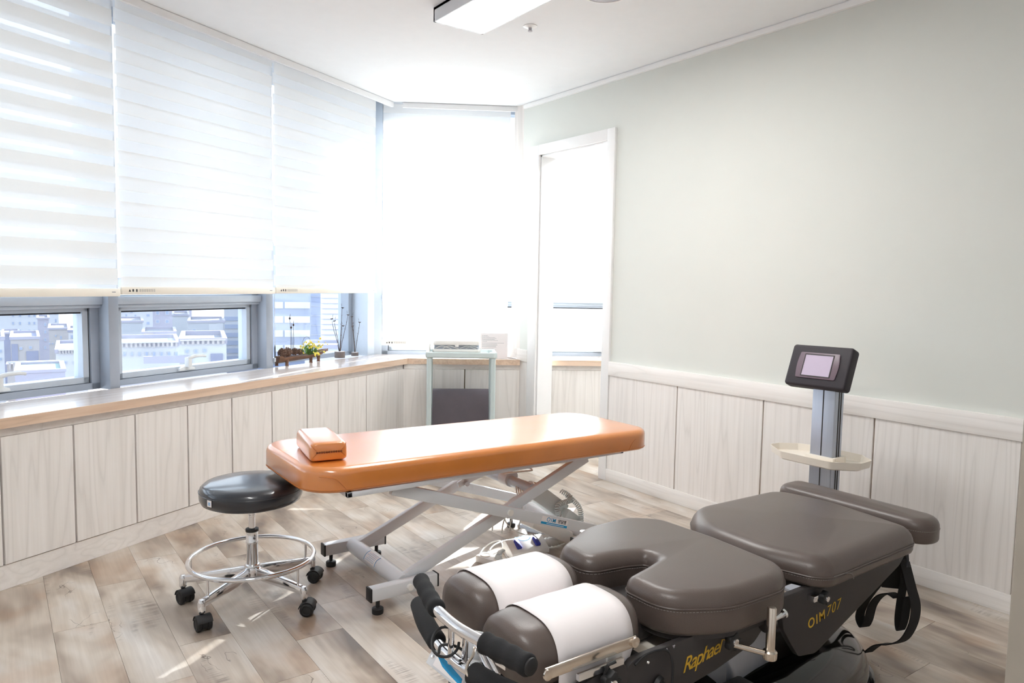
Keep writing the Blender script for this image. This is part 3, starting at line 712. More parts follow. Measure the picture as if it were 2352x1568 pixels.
obj('coiled_cord', coil([A_ + dr * .33 + Vector((.06, -.03, .05)), A_ + dr * .42 + Vector((.04, -.07, .04)), A_ + dr * .47 + Vector((.0, -.09, -.02))], .011, .010, .0032), m_grey, TT)
for k, (ex, ez) in enumerate(((1.74, .255), (1.79, .235), (1.83, .235), (1.88, .235))):
    b = B(); b.tube(bez([(1.915, 2.60 + .01 * k, .345), (1.90 - .01 * k, 2.56, .33), ((1.90 + ex) / 2, 2.545, (.33 + ez) / 2 + .02), (ex, 2.54, ez), (ex - .01, 2.545, ez - .06)], 8), .003, 7)
    obj('cable', b, m_cable, TT)
obj('cable', B().tube(bez([(1.90, 2.70, .385), (1.93, 2.62, .408), (1.98, 2.60, .412), (2.0, 2.66, .408), (1.97, 2.72, .40), (1.90, 2.74, .385)], 8), .0035, 7), m_cable, TT)
# frame sticker
tdir = (Vector((DN1[0], 0, DN1[1])) - Vector((DN0[0], 0, DN0[1]))).normalized()
sc_ = Vector((DN0[0], 0, DN0[1])).lerp(Vector((DN1[0], 0, DN1[1])), .745); sc_.y = 2.4545
MS = basis(sc_, (tdir.x, 0, tdir.z), (0, -1, 0))
stk = obj('maker_sticker', B(MS).box(-.078, .078, -.017, .017, 0, .0006), m_paper, TT, smooth=False)
obj('sticker_band', B(MS).box(-.078, .078, -.017, -.007, .0006, .001), m_cyan, stk, smooth=False)
for n_, r_ in (('l', (-.078, -.077, -.017, .017)), ('r', (.077, .078, -.017, .017)), ('t', (-.078, .078, .0165, .017))):
    pass
text('sticker_lettering', 'O1M', .026, MS @ Matrix.Translation((-.022, .0045, .0008)), m_cyan, stk, offset=.0002)
text('sticker_lettering', '\uc601\uc77c\uc5e0', .018, MS @ Matrix.Translation((.042, .005, .0008)), m_dink, stk, offset=.0003)
text('sticker_lettering', 'MEDICAL TABLE  CARE PLUS', .008, MS @ Matrix.Translation((.0, -.012, .0012)), m_paper, stk) if False else None
b = B(MS)
for i in range(20): b.box(-.045 + i * .0052, -.0416 + i * .0052, -.0138, -.0108, .001, .0013)
obj('sticker_fine_print', b, m_paper, stk, smooth=False, kind='stuff')

# ------------------------------------------------------------------ bolster pillow with studded end
pc = Vector((1.020, 2.683, .5935)); PR = Matrix.Translation(pc) @ Matrix.Rotation(R(-9.5), 4, 'Z')
PL = thing('bolster_pillow', 'small orange leather bolster pillow with a row of studs on its end', 'pillow', pc, R(-9.5))
b = B(PR); sec = roundpoly([(-.07, 0), (.07, 0), (.068, .070), (-.068, .070)], [.016, .016, .022, .022], 5)
ys = [(-.152, .80), (-.149, .90), (-.141, .97), (-.125, 1.), (0, 1.02), (.125, 1.), (.141, .97), (.149, .9), (.152, .8)]
rg = [[b.v((x * k, y, .035 + (z - .035) * k)) for x, z in sec] for y, k in ys]
for A, D in zip(rg, rg[1:]):
    for i in range(len(sec)): b.f([A[i], A[(i + 1) % len(sec)], D[(i + 1) % len(sec)], D[i]])
b.f(rg[0]); b.f(rg[-1])
pb = obj('body', b, m_orange, PL, ang=65)
for i in range(11):
    obj('stud', B(PR).ball((-.044 + i * .0088, -.153, .034), .0042, 8), m_bars if False else mat('bronze_stud', srgb(120, 70, 46), .35, metal=.8) if i == 0 else bpy.data.materials['bronze_stud'], PL)
b = B(PR)
for sx in (-1, 1):
    for z in (.008, .062): b.tube([(sx * .064, -.142, z), (sx * .056, -.1525, .035 + (z - .035) * .6), (sx * .046, -.153, .035 + (z - .035) * .2)], .0013, 5)
obj('fold_seam', b, m_thro, PL)

# ------------------------------------------------------------------ stool
SX, SY = .803, 2.842
ST = thing('rolling_stool', 'round black padded stool on a chrome five-caster style base with a foot ring', 'stool', (SX, SY, 0))
ST['label'] = 'round dark padded rolling stool with a chrome base and foot ring'
b = B().lathe([(0, .397), (.165, .397), (.182, .405), (.190, .422), (.1905, .444), (.186, .462), (.174, .473), (.15, .4775), (.08, .480), (0, .481)], (SX, SY, 0), 56)
seat = obj('seat', b, m_black, ST, ang=60)
b = B(); b.tube([(SX + .1905 * math.cos(k * PI / 28), SY + .1905 * math.sin(k * PI / 28), .449) for k in range(56)], .0016, 5, closed=True); obj('seat_piping', b, m_black, seat)
a = math.atan2(-.55, -.86) + R(-8); q = Vector((SX + .1915 * math.cos(a), SY + .1915 * math.sin(a), .435)); MT = basis(q, (-math.sin(a), math.cos(a), 0), (math.cos(a), math.sin(a), 0))
tg = obj('tag', B(MT).box(-.011, .011, -.013, .011, -.0005, .001), m_paper, seat, smooth=False)
b = B(MT)
for r_ in range(4): b.box(-.006, .006, -.007 + r_ * .003, -.0055 + r_ * .003, .001, .0013)
obj('tag_print', b, m_cyan, tg, smooth=False, kind='stuff')
obj('gas_lift', B().lathe([(.0125, .27), (.0125, .335), (.0135, .336), (.0135, .344), (.0125, .345), (.0125, .385), (.03, .39), (.03, .398)], (SX, SY, 0), 24), m_chrome, ST)
obj('rubber_collar', B().lathe([(.0245, .278), (.0245, .288), (.013, .290)], (SX, SY, 0), 24), m_rub, ST)
obj('column', B().lathe([(.022, .135), (.022, .229), (.0235, .231), (.0235, .241), (.022, .243), (.0225, .279)], (SX, SY, 0), 28), m_chrome, ST)
obj('hub', B().lathe([(.028, .088), (.031, .092), (.031, .142), (.027, .148), (.02, .15)], (SX, SY, 0), 24), m_chrome, ST)
ANG = [R(-147), R(-62), R(11), R(150)]
obj('foot_ring', B().tube([(SX + .232 * math.cos(k * PI / 32), SY + .232 * math.sin(k * PI / 32), .175) for k in range(64)], .0085, 12, closed=True), m_chrome, ST)
for i, a in enumerate(ANG):
    dx = Vector((math.cos(a), math.sin(a), 0)); sx = Vector((-math.sin(a), math.cos(a), 0)); c0 = Vector((SX, SY, 0)); Rr = .262
    ML_ = Matrix(((dx.x, sx.x, 0, SX), (dx.y, sx.y, 0, SY), (0, 0, 1, 0), (0, 0, 0, 1)))
    b = B(ML_); x0, x1 = .024, Rr - .006
    for (xa, w0, zt, zb) in ((0, 0, 0, 0),): pass
    v = [b.v(p) for p in ((x0, -.015, .096), (x0, .015, .096), (x0, .012, .140), (x0, -.012, .140), (x1, -.011, .080), (x1, .011, .080), (x1, .009, .108), (x1, -.009, .108))]
    for f in ((0, 1, 2, 3), (7, 6, 5, 4), (0, 4, 5, 1), (1, 5, 6, 2), (2, 6, 7, 3), (3, 7, 4, 0)): b.f([v[j] for j in f])
    lg = obj('leg', b, m_chrome, ST, bev=.003)
    b = B(); tip = c0 + dx * Rr; b.lathe([(.013, .062), (.014, .068), (.014, .098), (.010, .108), (0, .110)], tip, 18); obj('socket', b, m_chrome, lg)
    b = B(); rp = c0 + dx * .232; b.cyl(rp + Vector((0, 0, .10)), rp + Vector((0, 0, .172)), .0045, seg=10); obj('ring_post', b, m_chrome, lg)
    ca_ = a + [1.1, .5, -.9, 2.4][i]; wd = Vector((math.cos(ca_), math.sin(ca_), 0)); wc = tip + wd * .014 + Vector((0, 0, .0265)); ax = Vector((-wd.y, wd.x, 0))
    cs = obj('caster', B().cyl(wc - ax * .009, wc + ax * .009, .023, seg=20).cyl(tip + Vector((0, 0, .03)), tip + Vector((0, 0, .064)), .008, seg=12), m_rub, ST)
    for sg in (-1, 1):
        obj('wheel', B().lathe([(.0, -.009), (.020, -.009), (.0255, -.006), (.0265, 0), (.0255, .006), (.018, .009), (.016, .006), (0, .007)], wc + ax * sg * .0185, 26, ax=ax * sg), m_rub, cs)
    b = B(); pp = [wc + Vector((0, 0, 0)) + (wd * math.cos(t) + Vector((0, 0, 1)) * math.sin(t)) * .0295 for t in [R(x) for x in range(20, 175, 15)]]
    bb = ribbon(pp, ax * .052, .0015); obj('wheel_hood', bb, m_rub, cs)

# ------------------------------------------------------------------ chiropractic table
CT = thing('adjusting_table', 'dark brown sectioned chiropractic adjusting table with yellow lettering on its side', 'treatment table', (1.75, 1.35, 0))
CT['label'] = 'dark brown sectioned adjusting table with yellow lettering on its side'
# domed glossy base
b = B(); rg = []
for k in range(13):
    a = PI / 2 * k / 12; f = math.cos(a) ** .55; z = .195 * math.sin(a) ** .9
    rg.append([b.v((1.90 + .46 * f * math.copysign(abs(math.cos(t)) ** .8, math.cos(t)), 1.33 + .235 * f * math.copysign(abs(math.sin(t)) ** .8, math.sin(t)), z)) for t in [2 * PI * i / 44 for i in range(44)]]) if k < 12 else rg.append([b.v((1.90, 1.33, z))])
for A, D in zip(rg, rg[1:]):
    for i in range(44):
        if len(D) == 1: b.f([A[i], A[(i + 1) % 44], D[0]])
        else: b.f([A[i], A[(i + 1) % 44], D[(i + 1) % 44], D[i]])
b.f(rg[0][::-1]); obj('base_cover', b, m_gloss, CT, ang=80)
obj('base_lip', B().tube([(1.90 + .465 * math.copysign(abs(math.cos(t)) ** .8, math.cos(t)), 1.33 + .24 * math.copysign(abs(math.sin(t)) ** .8, math.sin(t)), .012) for t in [2 * PI * i / 60 for i in range(60)]], .011, 8, closed=True), m_gloss, CT)
obj('lift_column', B().box(1.60, 1.80, 1.21, 1.46, .12, .40), m_alup, CT, bev=.01)
obj('lift_column', B().box(1.30, 1.42, 1.17, 1.30, 0, .36), m_cream, CT, bev=.008)
obj('frame_beam', B().box(1.12, 2.36, 1.24, 1.46, .37, .432), m_panel, CT, bev=.006)
b = B(); b.cyl((1.60, 1.075, .17), (1.60, 1.075, .225), .010, seg=14).cyl((1.60, 1.075, .165), (1.60, 1.075, .18), .016, seg=6); obj('hose_fitting', b, m_chrome, CT)
obj('hose', B().tube(bez([(1.60, 1.075, .22), (1.62, 1.07, .235), (1.64, 1.065, .19), (1.645, 1.06, .12), (1.64, 1.06, .03)], 6), .005, 8), m_cable, CT)
obj('fitting_block', B().box(1.56, 1.64, 1.078, 1.20, .10, .20), m_panel, CT, bev=.01)
# pelvic section
pel = resample(roundpoly([(1.83, 1.075), (2.37, 1.085), (2.42, 1.40), (2.38, 1.62), (1.93, 1.635), (1.785, 1.50), (1.775, 1.25)], [.07, .06, .3, .10, .15, .25, .2]), .04)
pc_ = obj('pelvic_cushion', cushion_bm(pel, .430, .512, .050, .012, .012), m_brown, CT, ang=70)
obj('stitching', seam_bm(pel, .456, off=-.0008, r=.0009, dash=.008), m_thread, pc_, kind='stuff')
obj('piping', seam_bm(pel, .462, off=-.0012, r=.0022), m_brown, pc_)
obj('corner_seam', B().tube(bez([(1.87, 1.0745, .464), (1.93, 1.0745, .461), (1.965, 1.0748, .450), (1.975, 1.075, .434)], 6), .0013, 5), m_thread, pc_)
obj('cushion_board', B().prism(inset(pel, .03), .418, .4305), m_panel, CT)
SP = roundpoly([(1.695, .430), (1.712, .338), (1.752, .285), (1.79, .240), (1.872, .226), (2.32, .385), (2.375, .430)], [.01, .03, .05, .03, .05, .03, .01], 4)
sp1 = obj('side_panel', B().prism(SP, 1.118, 1.136, 'y'), m_panel, CT, bev=.002)
obj('side_panel', B().prism(SP, 1.565, 1.583, 'y'), m_panel, CT, bev=.002)
tm = basis((1.908, 1.1175, .331), (1, 0, .135), (0, -1, 0))
text('panel_lettering', 'O1M', .040, tm @ Matrix.Translation((-.040, 0, .0002)), m_gold, sp1, offset=.0005, label='yellow O1M lettering')
text('panel_lettering', '707', .044, tm @ Matrix.Translation((.043, .002, .0002)), m_gold, sp1, shear=.25, offset=-.0004, space=1.15, label='yellow 707 lettering')
# foot section
ft = resample(roundpoly([(2.44, 1.095), (2.575, 1.095), (2.585, 1.66), (2.44, 1.66)], [.06, .06, .05, .05]), .03)
fc = obj('ankle_cushion', cushion_bm(ft, .425, .508, .032, .01, .006), m_brown, CT, ang=70)
obj('stitching', seam_bm(ft, .470, off=-.0008, r=.0009, dash=.008), m_thread, fc, kind='stuff')
b = B(); b.box(2.38, 2.58, 1.30, 1.33, .41, .436); b.box(2.38, 2.58, 1.42, 1.45, .41, .436); obj('ankle_rail', b, m_chrome, CT, bev=.002)
# straps hanging at the foot end
def sx_(px, py, x=2.405): return xp(px, py, x)
obj('strap', ribbon([sx_(2058, 1285), sx_(2045, 1312), sx_(2010, 1350), sx_(1985, 1385), sx_(1975, 1415), sx_(1984, 1438), sx_(1994, 1425), sx_(2004, 1390), sx_(2022, 1368), sx_(2045, 1362), sx_(2062, 1372)], (.034, -.012, 0), .002), m_strap, CT)
obj('strap', ribbon([sx_(2072, 1285), sx_(2078, 1320), sx_(2070, 1370), sx_(2064, 1420), sx_(2068, 1446), sx_(2078, 1420), sx_(2084, 1370)], (.030, -.01, 0), .002), m_strap, CT)
obj('strap', ribbon([sx_(2078, 1290), sx_(2092, 1345), sx_(2103, 1390), sx_(2098, 1430), sx_(2078, 1466), sx_(2050, 1478), sx_(2018, 1480), sx_(1993, 1497)], (.036, -.012, 0), .002), m_strap, CT)
obj('strap', ribbon([sx_(2060, 1262), sx_(2062, 1290), sx_(2055, 1320), sx_(2050, 1350)], (.045, -.05, 0), .002), m_strap, CT)
obj('hook', B().tube([(2.28, 1.078, .44), (2.28, 1.074, .42), (2.28, 1.074, .405)], [.004, .004, .007], 8), m_rub, CT)
# chest section
ch = resample(roundpoly([(1.285, 1.155), (1.43, 1.075), (1.63, 1.07), (1.715, 1.12), (1.735, 1.37), (1.725, 1.575), (1.64, 1.655), (1.46, 1.65), (1.285, 1.56), (1.275, 1.425), (1.40, 1.405), (1.455, 1.385), (1.455, 1.345), (1.39, 1.325), (1.285, 1.30)],
    [.10, .22, .12, .10, .2, .09, .10, .15, .07, .05, .10, .018, .018, .10, .04]), .022)
cc_ = obj('chest_cushion', cushion_bm(ch, .415, .522, .034, .012, 0), m_brown, CT, ang=70)
obj('stitching', seam_bm(ch, .477, off=-.0008, r=.0009, dash=.008), m_thread, cc_, kind='stuff')
obj('piping', seam_bm(ch, .484, off=-.0010, r=.0020), m_brown, cc_)
obj('cushion_board', B().prism(inset(ch, .012), .403, .416), m_panel, CT)
CPn = roundpoly([(1.135, .412), (1.140, .345), (1.155, .292), (1.33, .288), (1.45, .300), (1.60, .328), (1.655, .372), (1.675, .412)], [.03, .03, .03, .06, .08, .05, .03, .01], 4)
cp = obj('side_panel', B().prism(CPn, 1.128, 1.146, 'y'), m_panel, CT, bev=.002)
obj('side_panel', B().prism(CPn, 1.55, 1.568, 'y'), m_panel, CT, bev=.002)
tm = basis((1.392, 1.1275, .352), (1, 0, .11), (0, -1, 0))
text('panel_lettering', 'Raphael', .052, tm @ Matrix.Translation((0, 0, .0002)), m_gold, cp, shear=.45, offset=.0002, space=.86, label='yellow slanted lettering')
b = B(); b.prism([(1.262, .402), (1.270, .402), (1.266, .409)], 1.126, 1.128, 'y'); obj('arrow_mark', b, m_grille, cp)
b = B(); b.prism([(1.285, .409), (1.293, .409), (1.289, .402)], 1.126, 1.128, 'y'); obj('arrow_mark', b, m_grille, cp)
obj('panel_screw', B().lathe([(.004, 0), (.003, .002), (0, .002)], (1.205, 1.128, .392), 12, ax=(0, -1, 0)), m_chrome, cp)
obj('socket_plug', B().lathe([(.018, 0), (.018, .01), (.010, .012), (.009, .035), (0, .036)], (1.235, 1.128, .335), 18, ax=(.3, -1, -.3)), m_rub, cp)
obj('cable', B().tube(bez([(1.245, 1.10, .325), (1.262, 1.105, .33), (1.268, 1.11, .38), (1.255, 1.12, .41), (1.20, 1.125, .415), (1.16, 1.125, .40)], 8), .003, 7), m_rub, CT)
def star_knob(x, y, z, r, par=CT):
    pts = []
    for k in range(30): a = 2 * PI * k / 30; q = r * (1 + .16 * math.cos(5 * a)); pts.append((x + q * math.cos(a), z + q * math.sin(a)))
    o = obj('star_knob', B().prism(pts, y, y + .018, 'y'), m_rub, par, bev=.003)
    obj('knob_cap', B().lathe([(r * .45, 0), (r * .42, .003), (0, .004)], (x, y, z), 18, ax=(0, -1, 0)), m_chrome, o)
    obj('knob_stem', B().cyl((x, y + .016, z), (x, y + .06, z), r * .35, seg=14), m_chrome, o)
star_knob(1.862, 1.085, .399, .018); star_knob(1.465, 1.085, .385, .022); star_knob(1.065, 1.095, .398, .024)
obj('chrome_bracket', B().box(1.815, 1.850, 1.095, 1.12, .395, .412), m_chrome, CT, bev=.002)
# near arm rest: upright post, clamp rod and carrier
ar = obj('armrest_post', B().lathe([(.0115, .355), (.0115, .466), (.0095, .469), (0, .469)], (1.548, 1.045, 0), 22), m_bars, CT)
obj('post_foot', B().lathe([(.017, .338), (.018, .342), (.018, .356), (.014, .360)], (1.548, 1.045, 0), 22), m_bars, ar)
obj('clamp_rod', B().cyl((1.462, 1.09, .378), (1.545, 1.047, .349), .007, seg=12), m_bars, CT)
obj('clamp_rod', B().cyl((1.585, 1.09, .400), (1.665, 1.09, .405), .008, seg=14), m_chrome, CT)
obj('clamp_rod_end', B().cyl((1.660, 1.09, .4045), (1.668, 1.09, .4052), .013, seg=16), m_chrome, CT)
obj('bearing', B().cyl((1.575, 1.085, .398), (1.590, 1.085, .400), .018, seg=18), m_panel, CT)
obj('carrier_plate', B().box(1.56, 1.66, 1.10, 1.18, .405, .414), m_bars, CT, bev=.002)
pg = yp(1340, 1222, 1.70); obj('armrest_peg', B().cyl((pg.x, 1.70, .36), (pg.x, 1.70, pg.z + .004), .0115, seg=18), m_chrome, CT)
obj('peg_bracket', B().box(pg.x - .012, pg.x + .012, 1.60, 1.712, .352, .366), m_chrome, CT, bev=.002)
# head section: two facing pads wrapped with paper
def head_pad(y, x0, x1, hw, zt, zb):
    sec = []
    for k in range(25):
        a = PI * k / 24; cx, sz = math.cos(a), math.sin(a)
        sec.append((hw * math.copysign(abs(cx) ** .62, cx), zb + .045 + (zt - zb - .045) * sz ** .85))
    sec += [(-hw * .96, zb + .02), (-hw * .80, zb), (hw * .80, zb), (hw * .96, zb + .02)]
    return sec, [(x0, .55), (x0 + .006, .78), (x0 + .022, .91), (x0 + .05, .98), (x0 + .08, 1), (x1 - .07, 1), (x1 - .04, .98), (x1 - .02, .90), (x1 - .006, .76), (x1, .55)]
def loft(y, sec, sts, zc):
    b = B(); rg = [[b.v((x, y + a * k, zc + (z - zc) * (.35 + .65 * k))) for a, z in sec] for x, k in sts]; m = len(sec)
    for A, D in zip(rg, rg[1:]):
        for i in range(m): b.f([A[i], A[(i + 1) % m], D[(i + 1) % m], D[i]])
    b.f(rg[0]); b.f(rg[-1]); return b
for y, x0, x1, px0, px1, hang in ((1.255, .878, 1.225, .955, 1.175, True), (1.492, .912, 1.245, .968, 1.200, False)):
    hw, zt, zb = .104, .523, .395
    sec, sts = head_pad(y, x0, x1, hw, zt, zb)
    hc = obj('head_cushion', loft(y, sec, sts, .45), m_brown, CT, ang=75)
    # paper sheet over the top
    b = B(); A0 = []; ss = [(a, z) for a, z in sec[:25]]
    off_ = .0025; cs = []
    lo_n = [(-hw - .004, .43), (-hw - .0045, .40), (-hw + .0, .36), (-hw + .006, .33)] if hang else [(-hw - .003, .44)]
    lo_f = [(hw + .004, .44), (hw + .003, .42)]
    prof = lo_f[::-1] + [(a * (1 + off_ / hw), z + off_) for a, z in ss] + lo_n
    n_ = 9; rows = []
    for i in range(n_):
        x = px0 + (px1 - px0) * i / (n_ - 1); rows.append([b.v((x - (.04 * max(0, (.44 - z)) / .1 * (i / (n_ - 1)) if hang and a < 0 else 0), y + a + .0012 * math.sin(i * 1.7 + z * 40), z)) for a, z in prof])
    for A, D in zip(rows, rows[1:]):
        for k in range(len(prof) - 1): b.f([A[k], A[k + 1], D[k + 1], D[k]])
    po = obj('head_paper', b, m_paper, CT, ang=80, label='white paper sheet wrapped over the head cushion')
    sm_ = po.modifiers.new('thickness', 'SOLIDIFY'); sm_.thickness = .0012; sm_.offset = 1
b = B(); b.box(.905, 1.165, 1.128, 1.134, .440, .466); pb_ = obj('paper_bar', b, m_bars, CT, bev=.0015, label='polished steel bar clamping the paper')
b = B()
WMk = WM[CT.name]
for xx in (.91, 1.16): obj('bar_bolt', B().lathe([(.012, 0), (.012, .004), (.006, .005), (0, .005)], (xx, 1.128, .453), 16, ax=(0, -1, 0)), m_bars, pb_)
obj('head_panel', B().prism(roundpoly([(.955, .30), (1.13, .30), (1.13, .43), (1.00, .41), (.965, .39)], [.01, .02, .03, .02, .02], 4), 1.118, 1.136, 'y'), m_panel, CT, bev=.002)
obj('white_block', B().box(1.09, 1.135, 1.14, 1.17, .405, .438), m_plast, CT, bev=.002)
b = B(); b.box(.93, 1.22, 1.16, 1.59, .368, .394); obj('head_board', b, m_panel, CT, bev=.006)
b = B(); b.box(.97, 1.15, 1.30, 1.45, .26, .376); obj('head_mechanism', b, m_panel, CT, bev=.008)
obj('rack_bar', B().box(.985, 1.115, 1.115, 1.125, .420, .434), m_chrome, CT)
obj('lever', B().tube([(1.055, 1.112, .415), (1.058, 1.105, .440), (1.075, 1.10, .445)], .004, 8), m_rub, CT)
# hand grips at the head end
h1 = [zp(966, 1332, .53), zp(985, 1368, .53), zp(1005, 1400, .53), zp(1050, 1440, .53), zp(1110, 1474, .53), zp(1165, 1502, .53), zp(1218, 1530, .53)]
bar1 = obj('grip_bar', B().tube(bez(h1, 8), .0125, 16), m_chrome, CT)
def grip(pts, r, par, rib=True):
    P = bez(pts, 10); rr = [r * (1 + (.05 * math.sin(i * 1.15) if rib else 0)) for i in range(len(P))]; rr[0] *= .8; rr[-1] *= .8
    o = obj('foam_grip', B().tube(P, rr, 18), m_foam, par, ang=70); return o
grip(h1[0:3], .0195, bar1); grip(h1[4:7], .0215, bar1)
obj('grip_end', B().lathe([(.017, 0), (.017, .004), (.010, .007), (0, .008)], h1[-1], 18, ax=(h1[-1] - h1[-2])), m_rub, bar1)
h2 = [zp(962, 1385, .43), zp(978, 1430, .43), zp(1005, 1475, .43), zp(1040, 1512, .43), zp(1085, 1545, .43), zp(1130, 1572, .43), zp(1190, 1600, .43)]
bar2 = obj('grip_bar', B().tube(bez(h2, 8), .0125, 16), m_chrome, CT)
grip(h2[0:3], .0225, bar2, False); grip(h2[4:7], .024, bar2, False)
mid1 = zp(1037, 1432, .53); mid2 = zp(1035, 1500, .44)
for dx in (0, .02): obj('grip_post', B().cyl(mid1 + Vector((dx * 1.2, -dx, -.01)), mid2 + Vector((dx * 1.2, -dx, -.02)), .007, seg=12), m_chrome, CT)
p0, p1 = zp(1020, 1475, .415), zp(1112, 1552, .415); ctr = (p0 + p1) / 2
MPp = basis(ctr + Vector((-.022, 0, -.012)), (p1 - p0), (-.75, -.1, .45))
pl_ = obj('mount_plate', B(MPp).box(-.085, .085, -.032, .026, -.003, .003), m_steel, CT, bev=.002)
obj('plate_sticker', B(MPp).box(-.06, .045, -.026, .006, .003, .0036), m_paper, pl_, smooth=False)
obj('sticker_swoosh', B(MPp).prism([(-.058, -.004), (-.03, .002), (.0, -.004), (.04, -.010), (.044, -.024), (.0, -.020), (-.03, -.016)], .0036, .0042), m_cyan, pl_, smooth=False)
for sx2 in (-.072, .06): obj('plate_screw', B(MPp).lathe([(.005, .003), (.004, .005), (0, .0055)], (sx2, -.012, 0), 12), m_chrome, pl_)
b = B(); q0, q1 = zp(1092, 1478, .47), zp(1128, 1550, .44); b.cyl(q0, q1, .006, seg=12); b.cyl(q0 + Vector((.012, -.008, 0)), q1 + Vector((.012, -.008, 0)), .006, seg=12); obj('slide_rods', b, m_chrome, CT)
MPq = basis(zp(1088, 1480, .45), (.55, -.8, 0), (-.8, -.5, .3)); obj('angle_plate', B(MPq).box(-.02, .02, -.03, .03, -.003, .003), m_steel, CT, bev=.002)
def loopc(c, r, nrm, a0, a1, rad=.0032):
    M_ = basis(c, (1, .1, 0), nrm); return B(M_).tube([(r * math.cos(R(a)), r * 1.15 * math.sin(R(a)), .002 * math.sin(R(a) * 2)) for a in range(a0, a1, 15)], rad, 8)
obj('brake_cable', loopc(zp(1022, 1474, .47), .030, (-.5, -.3, .6), 20, 330), m_rub, CT)
obj('brake_cable', B().tube(bez([zp(1008, 1500, .46), zp(1012, 1483, .47), zp(1030, 1480, .47), zp(1052, 1486, .46), zp(1066, 1496, .45)], 8), .0032, 8), m_rub, CT)
obj('brake_cable', B().tube(bez([zp(1090, 1486, .47), zp(1086, 1505, .46), zp(1074, 1525, .45), zp(1072, 1545, .44), zp(1086, 1560, .43), zp(1098, 1562, .43)], 8), .0034, 8), m_bars, CT)
obj('arm_link', bar_bm(ctr + Vector((.0, 0, -.02)), (.98, 1.37, .37), .05, .03), m_steel, CT, bev=.003)
obj('arm_link', bar_bm(zp(1130, 1500, .45), (.93, 1.20, .40), .03, .02), m_chrome, CT, bev=.003)
obj('foot_pad', B().lathe([(0, 0), (.03, 0), (.034, .01), (.03, .05), (0, .055)], zp(1035, 1575, .36), 18), m_rub, CT) if False else None
obj('rear_shroud', B().prism(roundpoly([tuple(zp(1012, 1552, .36)[:2]), tuple(zp(1060, 1530, .36)[:2]), (1.0, 1.30), (.98, 1.20)], .02, 4), .30, .365), m_black, CT, bev=.008)

# ------------------------------------------------------------------ control console on a post
CS = thing('console_stand', 'grey post with a tilted black touch-screen console and a cream tray', 'console', (2.835, 1.69, 0))
b = B(); b.box(2.80, 2.87, 1.644, 1.746, .012, .88); st = obj('post', b, m_alup, CS, bev=.006)
for y in (1.6945,): obj('post_groove', B().box(2.7985, 2.801, y - .002, y + .002, .02, .87), m_panel, st)
obj('post_groove', B().box(2.828, 2.834, 1.6425, 1.645, .02, .87), m_panel, st); obj('post_groove', B().box(2.843, 2.849, 1.6425, 1.645, .02, .87), m_panel, st)
obj('base_plate', B().prism(roundpoly([(2.66, 1.52), (2.98, 1.52), (2.98, 1.87), (2.66, 1.87)], .05), 0, .014), m_alup, CS, bev=.003)
tr = roundpoly([(2.715, 1.60), (2.80, 1.520), (2.895, 1.525), (2.935, 1.58), (2.955, 1.60), (2.965, 1.78), (2.93, 1.88), (2.86, 1.935), (2.80, 1.94), (2.715, 1.83)], [.04, .03, .03, .012, .012, .04, .03, .02, .03, .03], 4)
b = B(); z0, z1 = .530, .566; o_ = [inset(tr, d) for d in (.018, .006, 0, .0025, .008, .02)]; zz = (z0, z0 + .006, z1, z1, z0 + .008, z0 + .006)
rg = [[b.v((x, y, z)) for x, y in ring] for ring, z in zip(o_, zz)]
m_ = len(tr); b.f(rg[0][::-1]); b.f(rg[-1])
for A, D in zip(rg, rg[1:]):
    for i in range(m_): b.f([A[i], A[(i + 1) % m_], D[(i + 1) % m_], D[i]])
ty = obj('tray', b, m_cream, CS)
b = B(); 
for q in ((2.785, 2.80, 1.63, 1.76), (2.87, 2.885, 1.63, 1.76), (2.80, 2.87, 1.629, 1.643), (2.80, 2.87, 1.747, 1.761)): b.box(*q, .535, .564)
obj('tray_collar', b, m_cream, ty, bev=.003)
obj('tray_divider', B().box(2.79, 2.795, 1.535, 1.63, .536, .552), m_cream, ty)
c1, c2, c3, c4 = xp(1828, 788, 2.835), xp(1972, 797, 2.835), xp(1933, 898, 2.765), xp(1791, 880, 2.765)
ctr = (c1 + c2 + c3 + c4) / 4; xv = ((c2 - c1) + (c3 - c4)).normalized(); yv = ((c1 - c4) + (c2 - c3)).normalized(); nz = xv.cross(yv).normalized()
if nz.dot(EYE - ctr) < 0: nz = -nz
MH = basis(ctr, xv, nz); w2 = ((c2 - c1).length + (c3 - c4).length) / 4 - .004; h2_ = ((c1 - c4).length + (c2 - c3).length) / 4 - .004
hd = obj('console_head', B(MH).prism(roundpoly([(-w2, -h2_), (w2, -h2_), (w2, h2_), (-w2, h2_)], .014, 5), -.052, 0), m_cons, CS, bev=.010, seg=3)
bz = roundpoly([(-.088, -.056), (.088, -.056), (.096, 0), (.088, .056), (-.088, .056), (-.096, 0)], [.006, .006, .3, .006, .006, .3], 4)
obj('bezel', B(MH).prism(bz, -.001, .0045), m_bezel, hd, bev=.0012)
sxx = .062; fr_ = B(MH)
for q in ((-sxx - .004, -sxx, -.049, .049), (sxx, sxx + .004, -.049, .049), (-sxx, sxx, -.049, -.045), (-sxx, sxx, .045, .049)): fr_.box(*q, .0044, .0062)
obj('screen_frame', fr_, m_panel, hd)
obj('screen', B(MH).box(-sxx, sxx, -.045, .045, .004, .0052), m_screen, hd, smooth=False)
obj('neck', B().box(2.805, 2.865, 1.65, 1.74, .86, .905), m_cons, CS, bev=.004)

